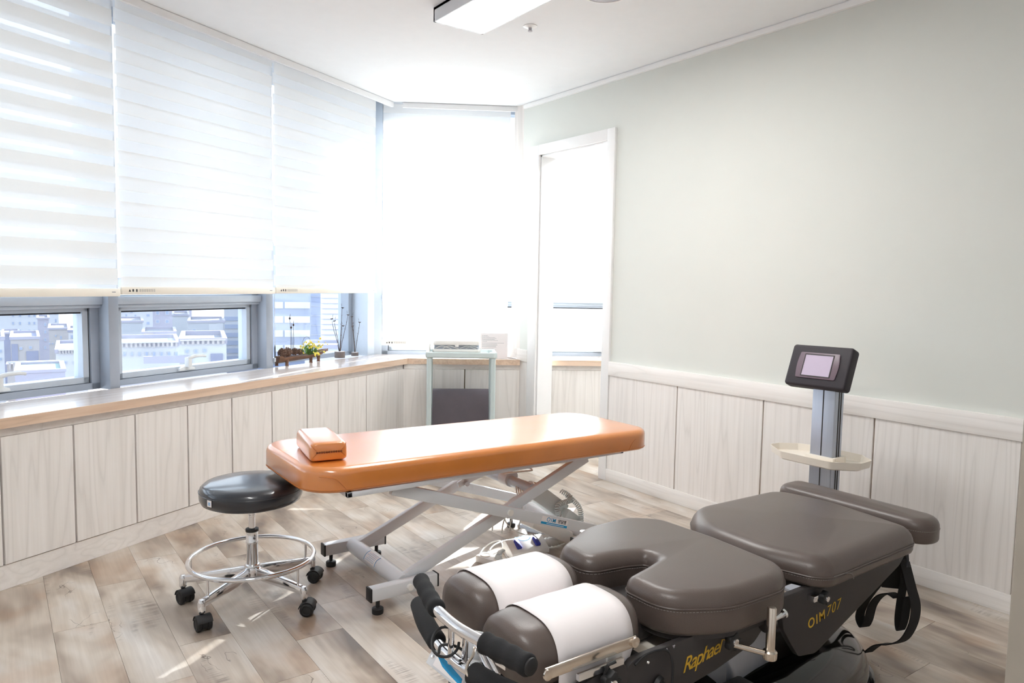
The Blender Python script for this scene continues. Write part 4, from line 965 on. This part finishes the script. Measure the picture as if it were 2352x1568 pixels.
# ------------------------------------------------------------------ trolley
T0 = ME @ Vector((.05, 5.18, 0))
TR = thing('plastic_trolley', 'pale grey-green plastic trolley standing before the end window', 'trolley', T0, R(-31))
s0, s1, d0, d1, zt = -.196, .296, 5.03, 5.33, .738
rim = roundpoly([(s0, d0), (s1, d0), (s1, d1), (s0, d1)], .03, 5)
b = B(ME); rg = []
for dd, z in ((.012, zt), (.0, zt + .006), (.0, zt + .036), (.006, zt + .040), (.022, zt + .036), (.03, zt + .020), (.045, zt + .016)): rg.append([b.v((x, y, z)) for x, y in inset(rim, dd)])
for A, D in zip(rg, rg[1:]):
    for i in range(len(rim)): b.f([A[i], A[(i + 1) % len(rim)], D[(i + 1) % len(rim)], D[i]])
b.f(rg[0][::-1]); b.f(rg[-1]); sh = obj('top_shelf', b, m_trol, TR)
for sx2 in (s0 + .025, s1 - .025):
    b = B(ME); b.box(sx2 - .026, sx2 + .026, d0 + .005, d0 + .06, zt + .0, zt + .041); b.box(sx2 - .026, sx2 + .026, d1 - .06, d1 - .005, zt, zt + .041); obj('corner_block', b, m_trol, sh, bev=.008)
    for dd in (d0 + .01, d1 - .045):
        b = B(ME); q = sx2; b.prism(roundpoly([(q - .017, dd), (q + .017, dd), (q + .017, dd + .035), (q - .017, dd + .035)], .008, 3), .06, zt + .004)
        for k in (-.009, 0, .009): b.box(q + k - .0012, q + k + .0012, dd - .0012, dd + .002, .07, zt)
        obj('post', b, m_trol, TR)
for z in (.11, .16 - .02):
    pass
obj('lower_shelf', B(ME).prism(rim, .10, .135), m_trol, TR, bev=.004)
for sx2 in (s0 + .03, s1 - .03):
    for dd in (d0 + .03, d1 - .03): obj('caster', B(ME).cyl((sx2 - .01, dd, .025), (sx2 + .01, dd, .025), .025, seg=16).cyl((sx2, dd, .03), (sx2, dd, .10), .008, seg=8), m_rub, TR)
# folded mat leaning inside
mt_ = B(ME); pth = [(5.075, .137), (5.085, .25), (5.10, .38), (5.118, .455), (5.145, .492), (5.18, .500), (5.20, .485), (5.215, .44), (5.235, .30), (5.25, .137)]
pb3 = bez([(0, a, c) for a, c in pth], 5); n = len(pb3); out_ = []
for i, p in enumerate(pb3):
    t = (pb3[min(i + 1, n - 1)] - pb3[max(i - 1, 0)]).normalized(); nn = Vector((0, t.z, -t.y)) * .006; out_.append((p.y + nn.y, p.z + nn.z))
inn_ = []
for i, p in enumerate(pb3):
    t = (pb3[min(i + 1, n - 1)] - pb3[max(i - 1, 0)]).normalized(); nn = Vector((0, t.z, -t.y)) * .006; inn_.append((p.y - nn.y, p.z - nn.z))
mt_.prism(out_ + inn_[::-1], s0 + .048, s1 - .050, 'x')
o = obj('folded_mat', mt_, m_mat, None, ang=60, label='charcoal padded mat folded over inside the grey-green trolley', cat='mat')
b = B(ME)
sm = thing  # noqa
# boxed appliance on top
DV = thing('portable_device', 'white boxy appliance with a dark open cable slot on the trolley top', 'appliance', ME @ Vector((.015, 5.16, .755)), R(-31))
a0, a1, e0, e1 = -.150, .185, 5.075, 5.27
o = obj('lower_case', B(ME).prism(roundpoly([(a0, e0), (a1, e0), (a1, e1), (a0, e1)], .025, 5), .7545, .775), m_grey, DV, bev=.004)
obj('case_body', B(ME).prism(roundpoly([(a0, e0), (a1, e0), (a1, e1), (a0, e1)], .025, 5), .775, .795), m_plast, DV, bev=.003)
obj('cable_slot', B(ME).prism(roundpoly([(a0 + .01, e0 + .022), (a1 - .012, e0 + .022), (a1 - .012, e1 - .01), (a0 + .01, e1 - .01)], .02, 5), .795, .824), m_alu, DV)
obj('lid', B(ME).prism(roundpoly([(a0 + .006, e0 + .002), (a1 - .008, e0 + .002), (a1 - .008, e1), (a0 + .006, e1)], .025, 5), .824, .856), m_plast, DV, bev=.006)
obj('latch', B(ME).box(.005, .030, e0 - .001, e0 + .004, .812, .826), m_plast, DV, bev=.001)
for k, (q, r_) in enumerate(((-.08, .05), (-.03, .06), (.09, .045), (.13, .035))):
    obj('cable', B(ME).tube(bez([(q - .05, e0 + .018, .800), (q - .01, e0 + .010, .817), (q + .02, e0 + .008, .812), (q + .06, e0 + .014, .798)], 6), .0028, 6), m_cable if k < 2 else m_grey, DV)
obj('side_flap', B(ME).prism([(a0 - .026, .765), (a0 - .018, .765), (a0 - .012, .845), (a0 - .022, .845)], e0, e0 + .13, 'y') if False else B(ME).prism([(e0 - .01, .762), (e0 + .12, .762), (e0 + .13, .84), (e0 + .02, .848), (e0 - .01, .83)], a0 - .024, a0 - .018, 'x'), m_plast, DV, bev=.002)
# paper notice box on the counter
pa, pb2 = ep(1103, 800, 5.475), ep(1166, 800, 5.475); za = ep(1135, 765, 5.475)[2]
NB = thing('notice_card', 'white printed card standing on the counter behind the trolley', 'card', ME @ Vector(((pa[0] + pb2[0]) / 2, 5.49, .6955)), R(-31))
obj('card', B(ME).box(pa[0], pb2[0], 5.475, 5.479, .6955, za), m_paper, NB); obj('back_support', B(ME).box(pa[0] + .02, pb2[0] - .02, 5.4795, 5.50, .6955, .72), m_paper, NB)
b = B(ME); rows = [(.9, .2), (.86, .3), (.82, .55), (.78, .62), (.74, .5), (.70, .66), (.66, .2), (.60, .92), (.56, .6), (.52, .62), (.48, .58), (.44, .6), (.38, .5), (.32, .55), (.14, .3)]
for f, L in rows:
    z = .6955 + (za - .6955) * f; x = pa[0] + .012
    while x < pa[0] + .012 + (pb2[0] - pa[0] - .03) * L: wd_ = random.uniform(.004, .012); b.box(x, x + wd_, 5.4744, 5.475, z, z + .0022); x += wd_ + .002
obj('card_print', b, m_ink, NB, smooth=False, kind='stuff')

# ------------------------------------------------------------------ things on the window counter
ZC = .695
BP = thing('driftwood_planter', 'long carved brown driftwood planter on little feet on the counter', 'planter', ML @ Vector((3.84, 3.40, ZC)), R(29))
b = B(ML); n = 26; rg = []
for i in range(n + 1):
    f = i / n; s_ = 3.605 + .50 * f; wv_ = .048 * (math.sin(PI * min(max(f * .97 + .03, 0), 1)) ** .35) * (1 - .5 * max(0, f - .8) / .2); zb_ = .020 + .030 * max(0, f - .7) / .3 + .014 * (f) ; zt_ = .052 + .010 * math.sin(f * 9) * .4 + .028 * f ** 2 + .012 * (1 if f < .05 else 0)
    if f > .93: wv_ *= .6; zb_ = zt_ - .018
    ring = []
    for k in range(10):
        a = PI + PI * k / 9; ring.append((s_, 3.40 + wv_ * math.cos(a), ZC + zb_ + (zt_ - zb_) * (1 + math.sin(a))))
    for k in range(6):
        a = PI * k / 5; inner = .80; fl_ = .35 if .06 < f < .9 else .9
        ring.append((s_, 3.40 + wv_ * inner * math.cos(a), ZC + zt_ - (zt_ - zb_) * .45 * math.sin(a) * (1 if .06 < f < .9 else 0)))
    rg.append([b.v(p) for p in ring])
for A, D in zip(rg, rg[1:]):
    m_ = len(A)
    for i in range(m_): b.f([A[i], A[(i + 1) % m_], D[(i + 1) % m_], D[i]])
b.f(rg[0]); b.f(rg[-1]); obj('bowl', b, m_bark, BP, ang=50)
for s_, d_ in ((3.625, 3.425), (3.665, 3.375), (3.90, 3.378), (3.985, 3.385)):
    obj('foot', B(ML).tube([(s_, d_, ZC), (s_, d_, ZC + .012), (s_, d_, ZC + .04)], [.012, .010, .013], 10), m_bark, BP)
def pine_cone(s_, d_, z, r, tilt, label):
    c = ML @ Vector((s_, d_, z)); t = thing('pine_cone', label, 'pine cone', c, 0, 'pine cones in the driftwood planter')
    ax = Vector((math.sin(tilt), math.cos(tilt) * .6, .75)).normalized(); q = ax.to_track_quat('Z', 'Y').to_matrix()
    b = B(); b.ball(c, r * .55, 10, rz=r * .8, ax=ax)
    for k in range(46):
        f = k / 45; a = k * 2.399; zz = (-.8 + 1.6 * f) * r; rr = r * (1 - .75 * abs(f - .4) ** 1.3) * .95; o_ = Vector((math.cos(a), math.sin(a), 0)); si = Vector((-math.sin(a), math.cos(a), 0)); up_ = Vector((0, 0, 1))
        base = o_ * rr * .35 + up_ * zz; tip = o_ * rr * 1.1 + up_ * (zz + r * .30); wd_ = r * .20
        P = [base - si * wd_ * .5, base + si * wd_ * .5, tip + si * wd_, tip - si * wd_]; P2 = [p + up_ * r * .07 for p in P]
        v = [b.v(c + q @ p) for p in P + P2]
        for f_ in ((0, 1, 2, 3), (7, 6, 5, 4), (0, 4, 5, 1), (1, 5, 6, 2), (2, 6, 7, 3), (3, 7, 4, 0)): b.f([v[j] for j in f_])
    obj('scales', b, m_cone, t, smooth=False, kind='stuff')
pine_cone(3.648, 3.40, ZC + .078, .030, .4, 'brown pine cone at the near end of the planter')
pine_cone(3.705, 3.40, ZC + .080, .030, -.3, 'brown pine cone second from the post end of the planter')
pine_cone(3.765, 3.405, ZC + .080, .025, .9, 'brown pine cone below the tall dry stems')
pine_cone(3.815, 3.40, ZC + .075, .020, .1, 'small pine cone beside the yellow flowers')
# dry stems with seed heads
DS = thing('dry_stems', 'three thin dry stems with dark seed heads rising from the planter', 'dried stems', ML @ Vector((3.75, 3.41, ZC + .05)))
def stem(par, pts, r, name='stem', twigs=0):
    P = bez(pts, 8); o = obj(name, B(ML).tube(P, [r * (1.25 - .6 * i / len(P)) for i in range(len(P))], 6), m_twig, par)
    return o
for (b0, px, py) in ((3.738, 665.5, 731), (3.748, 669, 752), (3.760, 674, 746)):
    e = lp(px, py, 3.41); o = stem(DS, [(b0, 3.405, ZC + .06), ((b0 + e[0]) / 2 + .004, 3.408, (ZC + .06 + e[2]) / 2), tuple(e)], .0016)
    obj('seed_head', B(ML).ball(e, .0065, 10, rz=.008), m_twig, o); obj('seed_tip', B(ML).tube([e, (e[0] + .004, e[1], e[2] + .028)], [.002, .0012], 6), m_twig, o)
# yellow flowers
YF = thing('yellow_flowers', 'bunch of small yellow flowers with green leaves in the planter', 'flowers', ML @ Vector((3.93, 3.40, ZC + .05)))
rnd = random.Random(5)
for k in range(16):
    a = rnd.uniform(0, 2 * PI); L = rnd.uniform(.035, .07); s_, d_ = 3.91 + rnd.uniform(-.05, .05), 3.40 + rnd.uniform(-.015, .015); z = ZC + .06
    dx, dy = math.cos(a), math.sin(a) * .5; b = B(ML); P = [(s_, d_, z), (s_ + dx * L * .3, d_ + dy * L * .3, z + L * .65), (s_ + dx * L * .75, d_ + dy * L * .75, z + L * .95), (s_ + dx * L, d_ + dy * L, z + L * .8)]; W_ = [.003, .009, .007, .0005]; rows = []
    for (x, y, zz), wd_ in zip(P, W_): rows.append([b.v((x - dy * wd_, y + dx * wd_, zz)), b.v((x, y, zz - wd_ * .4)), b.v((x + dy * wd_, y - dx * wd_, zz))])
    for A, D in zip(rows, rows[1:]):
        for i in range(2): b.f([A[i], A[i + 1], D[i + 1], D[i]])
    lf = obj('leaf', b, m_leaf, YF)
    sm_ = lf.modifiers.new('t', 'SOLIDIFY'); sm_.thickness = .0008
fl_mesh = None
for k in range(60):
    if k < 38: s_, z = 3.94 + rnd.gauss(0, .045), ZC + .095 + abs(rnd.gauss(0, .028)); d_ = 3.39 + rnd.gauss(0, .02)
    elif k < 52: s_, z = rnd.choice([3.85, 4.06]) + rnd.gauss(0, .03), ZC + .10 + rnd.gauss(0, .025); d_ = 3.40 + rnd.gauss(0, .02)
    else: s_, z = 3.95 + rnd.gauss(0, .05), ZC + .06 + rnd.gauss(0, .008); d_ = 3.345
    r_ = rnd.uniform(.006, .0105) if k < 52 else .011
    nv = Vector((rnd.gauss(0, .5), -1, rnd.gauss(.3, .4))).normalized(); c = Vector((s_, d_, max(z, ZC + .05)))
    M_ = ML @ basis(c, nv.orthogonal(), nv); b = B(M_)
    for j in range(5):
        a = 2 * PI * j / 5; e1_, e2_ = a - .5, a + .5
        v = [b.v((0, 0, .001)), b.v((r_ * .7 * math.cos(e1_), r_ * .7 * math.sin(e1_), .002)), b.v((r_ * 1.1 * math.cos(a), r_ * 1.1 * math.sin(a), .0005)), b.v((r_ * .7 * math.cos(e2_), r_ * .7 * math.sin(e2_), .002))]; b.f(v)
        v2 = [b.v((0, 0, -.001)), b.v((r_ * .7 * math.cos(e1_), r_ * .7 * math.sin(e1_), .0003)), b.v((r_ * 1.1 * math.cos(a), r_ * 1.1 * math.sin(a), -.001)), b.v((r_ * .7 * math.cos(e2_), r_ * .7 * math.sin(e2_), .0003))]; b.f(v2[::-1])
    f_ = obj('flower', b, m_yel, YF, smooth=False)
    obj('flower_eye', B(M_).ball((0, 0, .002), r_ * .28, 8), m_eye, f_)
    g = B(ML); g.tube(bez([(3.92 + (s_ - 3.92) * .3, 3.40, ZC + .05), ((s_ + 3.92) / 2, (d_ + 3.40) / 2, (c.z + ZC + .07) / 2 + .008), (s_, d_ + .002, c.z - .001)], 4), .0007, 4); obj('flower_stalk', g, m_leaf, f_)
obj('wire_hoop', B(ML).tube([(3.905 + .048 * math.cos(R(a)), 3.42, ZC + .10 + .075 * math.sin(R(a))) for a in range(0, 181, 12)], .0009, 5), m_twig, YF)
# stone pots with twigs and little birds
def bird(par, px, py, d, flip, ln=.030):
    c = lp(px, py, d); k = -1 if flip else 1
    b = B(ML); P = [(c[0] - k * ln * .62, d, c[2] + .001), (c[0] - k * ln * .3, d, c[2]), (c[0], d, c[2] - .001), (c[0] + k * ln * .28, d, c[2] + .002), (c[0] + k * ln * .45, d, c[2] + .006)]
    b.tube(bez(P, 4), [.0008, .0012, .0018, .0026, .0033, .0040, .0044, .0046, .0046, .0046, .0044, .0040, .0036, .0032, .0028, .0022, .0012][:17], 8); o = obj('bird', b, m_bird, par)
    obj('beak', B(ML).tube([(c[0] + k * ln * .30, d, c[2] + .014), (c[0] + k * ln * .50, d, c[2] + .032)], [.0016, .0007], 5), m_bird, o)
def pot(px, d, r, h, label, twigs, birds, tlabel):
    c = lp(px, 818, d); s_ = c[0]; t = thing('stone_pot', label, 'pot', ML @ Vector((s_, d, ZC)))
    o = obj('pot', B().lathe([(r - .001, 0), (r, .002), (r, h - .002), (r - .002, h), (0, h)], ML @ Vector((s_, d, ZC)), 36), m_stone, t)
    obj('pot_top', B().lathe([(r - .003, h), (r - .003, h + .001), (0, h + .0012)], ML @ Vector((s_, d, ZC)), 36), m_paper, t)
    t2 = thing('bird_twigs', tlabel, 'twig decoration', ML @ Vector((s_, d, ZC + h)))
    for off_, px2, py2, bend in twigs:
        e = lp(px2, py2, d - .004); st_ = stem(t2, [(s_ + off_, d, ZC + h), (s_ + off_ + (e[0] - s_ - off_) * .3 + bend * .3, d - .002, ZC + h + (e[2] - ZC - h) * .35), (s_ + off_ + (e[0] - s_ - off_) * .75 + bend, d - .002, ZC + h + (e[2] - ZC - h) * .75), tuple(e)], .0019)
        for f, sg in ((.35, 1), (.6, -1), (.8, 1)):
            q = Vector((s_ + off_ + (e[0] - s_ - off_) * f, d - .002, ZC + h + (e[2] - ZC - h) * f)); obj('side_twig', B(ML).tube([q, q + Vector((sg * .008, 0, .014))], [.0011, .0006], 5), m_twig, st_)
    for px2, py2, fl_ in birds: bird(t2, px2, py2, d - .005, fl_)
pot(780.5, 3.43, .0375, .046, 'larger round grey stone pot, middle of the window counter', [(-.008, 763, 737, -.004), (-.003, 768, 741, .002), (.0, 786, 707, .0), (.003, 786, 747, .001), (.006, 799, 724, .004)],
    [(762, 732, False), (768, 737, False), (787, 706.5, True), (799.5, 723, True), (788, 748, True)], 'tall dry twigs with five little wooden birds in the larger pot')
pot(815, 3.43, .0270, .026, 'smaller round grey stone pot beside the window post', [(-.003, 808.5, 727, -.002), (0., 811, 749, 0), (.004, 826, 740, .004)],
    [(808.5, 727, False), (810, 749, False), (826, 740, True)], 'dry twigs with three little wooden birds in the smaller pot')

# ------------------------------------------------------------------ things on the floor
PS = thing('power_strip', 'short white two-socket power strip on the floor', 'power strip', (1.80, 2.64, 0))
a_, b_ = zp(1100, 1291, .0), zp(1150, 1308, 0); 
MS_ = basis((1.80, 2.645, 0), (.04, -.125, 0), (0, 0, 1))
sb = obj('body', B(MS_).prism(roundpoly([(-.075, -.031), (.075, -.031), (.075, .031), (-.075, .031)], .01, 4), 0, .030), m_plast, PS, bev=.004)
for x in (-.038, .036):
    obj('socket', B(MS_).lathe([(.023, .030), (.023, .0325), (.0205, .0325), (.019, .031), (0, .031)], (x, 0, 0), 28), m_cream, sb)
b = B(MS_); b.cyl((.036, 0, .031), (.036, 0, .050), .018, .014, seg=18); b.tube([(.036, 0, .045), (.028, .02, .052), (.02, .05, .050), (.018, .065, .046)], [.012, .012, .009, .006], 12); pgp = obj('plug', b, m_grey, PS)
W_ = lambda px, py, z=.006: zp(px, py, z)
CB = thing('power_cable', 'white power cable running from the strip under the dark table', 'cable', tuple(W_(1200, 1290)))
obj('cable', B().tube(bez([MS_ @ Vector((.018, .063, .046)), W_(1168, 1284, .04), W_(1185, 1290, .01), W_(1210, 1296), W_(1250, 1306)], 8), .0045, 8), m_cable, CB)
CB2 = thing('looped_cable', 'thin white cable looping from the power strip to the floor', 'cable', tuple(W_(1120, 1250)))
obj('cable', B().tube(bez([W_(1100, 1276, .02), W_(1112, 1258, .03), W_(1132, 1244, .05), W_(1150, 1242, .05), W_(1155, 1258, .02)], 8), .003, 7), m_cable, CB2)
obj('cable', B().tube(bez([W_(1118, 1273, .02), W_(1134, 1252, .03), W_(1160, 1241, .03), W_(1190, 1239, .02)], 8), .003, 7), m_cable, CB2)
CB3 = thing('pedal_cable', 'thin white cable hanging from the orange table to the foot pedal', 'cable', tuple(W_(1190, 1225)))
obj('cable', B().tube(bez([yp(1158, 1185, 2.62), yp(1163, 1200, 2.62), yp(1180, 1217, 2.62), yp(1205, 1227, 2.63), yp(1224, 1228, 2.64), yp(1236, 1238, 2.655), yp(1240, 1250, 2.67)], 8), .0028, 7), m_cable, CB3)
FP = thing('foot_pedal', 'white foot pedal box with two blue buttons on the floor', 'foot pedal', (2.0, 2.66, 0), R(-6))
MF = Matrix.Translation((2.005, 2.625, 0)) @ Matrix.Rotation(R(-6), 4, 'Z')
fb = obj('housing', B(MF).prism([(0, 0), (.095, 0), (.095, .060), (.075, .066), (.012, .030), (0, .022)], -.10, .10, 'x'), m_plast, FP, bev=.003)
sl = Vector((0, .063, .036)).normalized(); MFs = MF @ basis((0, .0435, .0481), (1, 0, 0), Vector((0, -sl.z, sl.y)))
for x in (-.050, .050): obj('pedal_button', B(MFs).prism(roundpoly([(x - .013, -.028), (x + .013, -.028), (x + .011, .024), (x - .011, .024)], .006, 4), -.004, .010), m_blue, fb, bev=.003)
text('pedal_lettering', 'O1M \uc601\uc77c\uc5e0', .016, MF @ basis((0, .0855, .0636), (1, 0, 0), (0, -.3, 1)), m_cyan, fb)
b = B(MFs); b.tube([(.034 * math.cos(R(a)), .036 + .022 * math.sin(R(a)), .001) for a in range(200, 341, 10)], .0018, 5); obj('blue_arc', b, m_cyan, fb)
HS = thing('corrugated_hose', 'white corrugated hose lying in an arc on the floor behind the pedal', 'hose', (2.25, 2.8, 0))
pth = bez([W_(1200, 1222, .03), W_(1206, 1238, .03), W_(1235, 1245, .03), W_(1275, 1242, .03), W_(1305, 1228, .03), W_(1315, 1205, .03), W_(1300, 1180, .03)], 16)
obj('hose', B().tube(pth, [.021 + .003 * math.sin(i * 2.1) for i in range(len(pth))], 14), m_plast, HS, ang=80)
RB = thing('floor_disc', 'round pale metal disc on the floor under the orange table', 'disc', (2.34, 2.95, 0))
obj('disc', B().lathe([(.135, 0), (.138, .006), (.132, .014), (.05, .022), (.03, .05), (0, .052)], (2.32, 2.93, 0), 44), m_alul, RB)

# ------------------------------------------------------------------ the town outside, several floors below
m_bwh = mat('spandrel_white', srgb(196, 198, 202), .8)
m_rf = mat('roof_screed', srgb(108, 110, 122), .95, var=.05, scale=.3)
m_b1 = mat('render_pale', srgb(150, 154, 162), .9, var=.03, scale=.3)
m_b2 = mat('render_warm', srgb(150, 144, 144), .9, var=.05, scale=.3)
m_b3 = mat('render_mauve', srgb(140, 138, 154), .9, var=.06, scale=.3)
m_b4 = mat('roof_slate', srgb(106, 110, 136), .9, var=.12, scale=.6)
m_b5 = mat('render_white', srgb(166, 168, 174), .9, var=.02, scale=.3)
m_bw = mat('far_window', srgb(118, 132, 160), .4, var=.05)
m_bg = mat('roof_green', srgb(116, 142, 138), .9, var=.05, scale=.5)
m_gr = mat('street_ground', srgb(100, 102, 108), .95, var=.1, scale=.05)
obj('ground', B().box(-700, 900, 12, 1300, -34.3, -34), m_gr, kind='structure')
def building(name, label, D, px0, px1, pytop, mt, wins=(), depth=10., roof=None, base=-34, parapet=.5, cat='building', bands=(), rail=(), z0=None):
    D *= 3; depth *= 2.2
    pm = (px0 + px1) / 2; r = ray(pm, 760); fw = Vector((r.x, r.y, 0)).normalized(); rt = Vector((fw.y, -fw.x, 0))
    def at(px, py): q = ray(px, py); p = EYE + q * (D / q.dot(fw)); return p.dot(rt), p.z
    M = Matrix(((rt.x, fw.x, 0, 0), (rt.y, fw.y, 0, 0), (0, 0, 1, 0), (0, 0, 0, 1)))
    a0, zt = at(px0, pytop); a1, _ = at(px1, pytop)
    t = thing(name, label, cat, M @ Vector(((a0 + a1) / 2, D + depth / 2, base)), 0)
    obj('walls', B(M).box(a0, a1, D, D + depth, base, zt), mt, t, smooth=False)
    b = B(M); k = D * .001; b.box(a0 - k, a1 + k, D - k, D + .3, zt, zt + parapet); b.box(a0 - k, a1 + k, D + depth - .3, D + depth, zt, zt + parapet); b.box(a0 - k, a0 + .3, D + .3, D + depth - .3, zt, zt + parapet); b.box(a1 - .3, a1 + k, D + .3, D + depth - .3, zt, zt + parapet)
    obj('parapet', b, m_b3, t, smooth=False)
    roof = roof or m_rf
    if roof: obj('roof', B(M).box(a0 + .3, a1 - .3, D + .3, D + depth - .3, zt, zt + .05), roof, t, smooth=False)
    for (px, py, w_, h_) in wins:
        x0_, z1_ = at(px - w_ / 2, py - h_ / 2); x1_, z0_ = at(px + w_ / 2, py + h_ / 2)
        f = obj('window', B(M).box(x0_, x1_, D - .16, D + .02, z0_, z1_), m_b5, t, smooth=False)
        g = (x1_ - x0_) * .12; obj('pane', B(M).box(x0_ + g, x1_ - g, D - .20, D - .155, z0_ + g, z1_ - g), m_bw, f, smooth=False)
    for (q0, q1, ya, yb, mm) in bands:
        x0_, z1_ = at(q0, ya); x1_, z0_ = at(q1, yb); obj('window_band', B(M).box(x0_, x1_, D - .22, D + .02, z0_, z1_), mm, t, smooth=False)
    for (q0, q1, ya, yb, n) in rail:
        x0_, z1_ = at(q0, ya); x1_, z0_ = at(q1, yb); rb_ = B(M); rb_.box(x0_, x1_, D - .4, D - .1, z1_ - (z1_ - z0_) * .2, z1_)
        obj('rail', rb_, m_b5, t, smooth=False)
        for i in range(n): c = x0_ + (x1_ - x0_) * (i + .5) / n; w_ = (x1_ - x0_) / n * .25; obj('baluster', B(M).box(c - w_, c + w_, D - .34, D - .14, z0_, z1_ - (z1_ - z0_) * .2), m_b2, t, smooth=False)
    return t
G3 = [(x, y, 6, 7) for x in (46, 67, 79, 30) for y in (724, 742, 760)]
building('apartment_block', 'tall pale apartment block with small square windows, leftmost outside', 120, -40, 132, 640, m_b5, G3 + [(128, 718, 5, 8), (128, 736, 5, 8)], 14)
building('tower_block', 'narrow mauve tower behind the leftmost window', 86, 86, 112, 733, m_b3, [(104, 745, 6, 8), (104, 762, 6, 8), (104, 780, 6, 8), (104, 798, 6, 8)], 8, cat='building')
building('apartment_block', 'pale mauve block beside the narrow tower', 74, 112, 158, 757, m_b2, [(128, 771, 4, 4), (114, 789, 4, 4), (121, 789, 4, 4), (129, 789, 4, 4), (140, 775, 5, 8), (140, 792, 5, 8)], 9)
building('dark_house', 'brownish flat-roofed house in front of the tower', 52, 24, 90, 780, m_b2, [(30, 806, 8, 8), (48, 800, 8, 7), (70, 798, 8, 7)], 8, roof=m_b4, bands=((26, 42, 790, 828, m_b4), (60, 89, 806, 830, m_b4)))
building('slate_house', 'low slate-coloured roof before the leftmost apartment block', 84, 6, 44, 767, m_b4, [(38, 774, 5, 4)], 7)
building('white_house', 'small white house with blue windows at the right of the leftmost pane', 60, 157, 196, 763, m_b5, [(165, 773, 7, 8), (165, 789, 7, 6), (180, 773, 8, 8), (180, 789, 8, 6)], 7, bands=((155, 180, 758, 762, m_b4),))
building('white_annex', 'low white annex with a flat roof near the window edge', 36, 128, 200, 811, m_b5, [(150, 832, 8, 6), (172, 832, 8, 6)], 7, roof=m_b1, rail=((134, 196, 803, 810, 9),))
building('left_house', 'white house cut by the left edge of the photo', 40, -30, 9, 782, m_b5, [(2, 806, 5, 7), (2, 824, 5, 7)], 6)
building('railed_terrace', 'beige terrace wall with a row of posts', 31, 16, 136, 838, m_b2, (), 1.2, rail=((17, 135, 830, 843, 12),), parapet=.1)
building('green_roof_house', 'white-rimmed roof terrace with a green surface', 24, 34, 150, 858, m_b3, (), 3.2, roof=m_bg, parapet=.25)
# second window
building('apartment_block', 'white apartment block with paired windows in the middle window', 130, 270, 352, 640, m_b5, [(290, 724, 5, 6), (311, 725, 5, 6), (340, 724, 9, 7), (340, 742, 9, 8), (340, 755, 9, 7), (302, 712, 8, 14)], 12)
building('office_block', 'lilac office block with faint upright lines', 100, 350, 440, 690, m_b3, [(362, 718, 9, 10), (384, 718, 9, 10), (406, 718, 9, 10), (362, 738, 9, 8), (384, 738, 9, 8), (428, 712, 8, 10)], 12, rail=((352, 420, 700, 708, 9),))
building('low_block', 'pale windowless block at the left of the middle window', 64, 268, 328, 741, m_b1, [(286, 776, 12, 6), (300, 792, 9, 5)], 9)
building('white_block', 'large white block left of the striped office', 74, 396, 434, 726, m_b5, [(440, 748, 8, 24), (404, 700, 6, 8)], 10)
building('white_block', 'white block with a ribbed roof box beside the striped office', 62, 432, 516, 741, m_b1, [(446, 762, 10, 14), (505, 752, 16, 20)], 9, bands=((480, 512, 744, 762, m_b5),))
building('slate_roofs', 'cluster of small slate roofs below the lilac block', 46, 327, 404, 768, m_b4, [(352, 780, 12, 6), (372, 784, 12, 5)], 6, bands=((330, 352, 764, 768, m_b2),))
building('balcony_building', 'curving pale building with a long row of balcony openings', 29, 262, 412, 796, m_b5, [(286 + 17 * i, 812, 7, 9) for i in range(8)], 5, rail=((264, 410, 786, 795, 14),), roof=m_b1)
building('balcony_building', 'nearer wing of the balcony building with dark shop windows', 24, 412, 520, 790, m_b5, [(430, 806, 8, 8), (450, 806, 8, 8), (470, 804, 8, 8)], 5, rail=((414, 518, 780, 789, 9),), bands=((484, 512, 812, 836, m_b4), (330, 440, 818, 832, m_b3)))
building('striped_office', 'striped office block at the right of the middle window', 75, 513, 640, 600, m_b5, (), 14, bands=[(514, 639, y, y + 9, m_bw) for y in (690, 727, 745, 764, 782, 800, 818)])
# third window
building('striped_office', 'blue and white striped office behind the planter', 58, 590, 714, 560, m_bw, (), 14, bands=[(630 + (0 if i == 0 else 24), 650 if i == 0 else 712, y, y + 15, m_bwh) for y in (693, 726, 758, 792) for i in (0, 1)])
building('glass_tower', 'bluish tower standing right of the striped office', 70, 712, 738, 560, m_bw, (), 10, bands=[(713, 737, y, y + 1.2, m_b5) for y in range(680, 820, 22)])
building('white_office', 'white office with thin level lines behind the stone pots', 50, 736, 780, 560, m_bwh, (), 8, bands=[(737, 779, y, y + 1.2, m_b3) for y in range(672, 790, 12)])
building('glass_tower', 'pale blue tower beside the aluminium corner post', 60, 780, 850, 560, m_bw, (), 8, bands=[(781, 849, y, y + 2, m_b1) for y in range(670, 800, 30)])
building('street_block', 'low pale roof at street level behind the stone pots', 34, 700, 850, 800, m_b5, (), 4, roof=m_b1)
# seen through the doorway window
building('far_block', 'pale block seen through the doorway window', 90, 1190, 1330, 735, m_b5, [(1270, 760, 12, 10), (1300, 760, 12, 10)], 10)
building('far_block', 'second pale block seen through the doorway window', 60, 1320, 1480, 752, m_b5, [(1345, 775, 10, 10), (1370, 775, 10, 10)], 10)
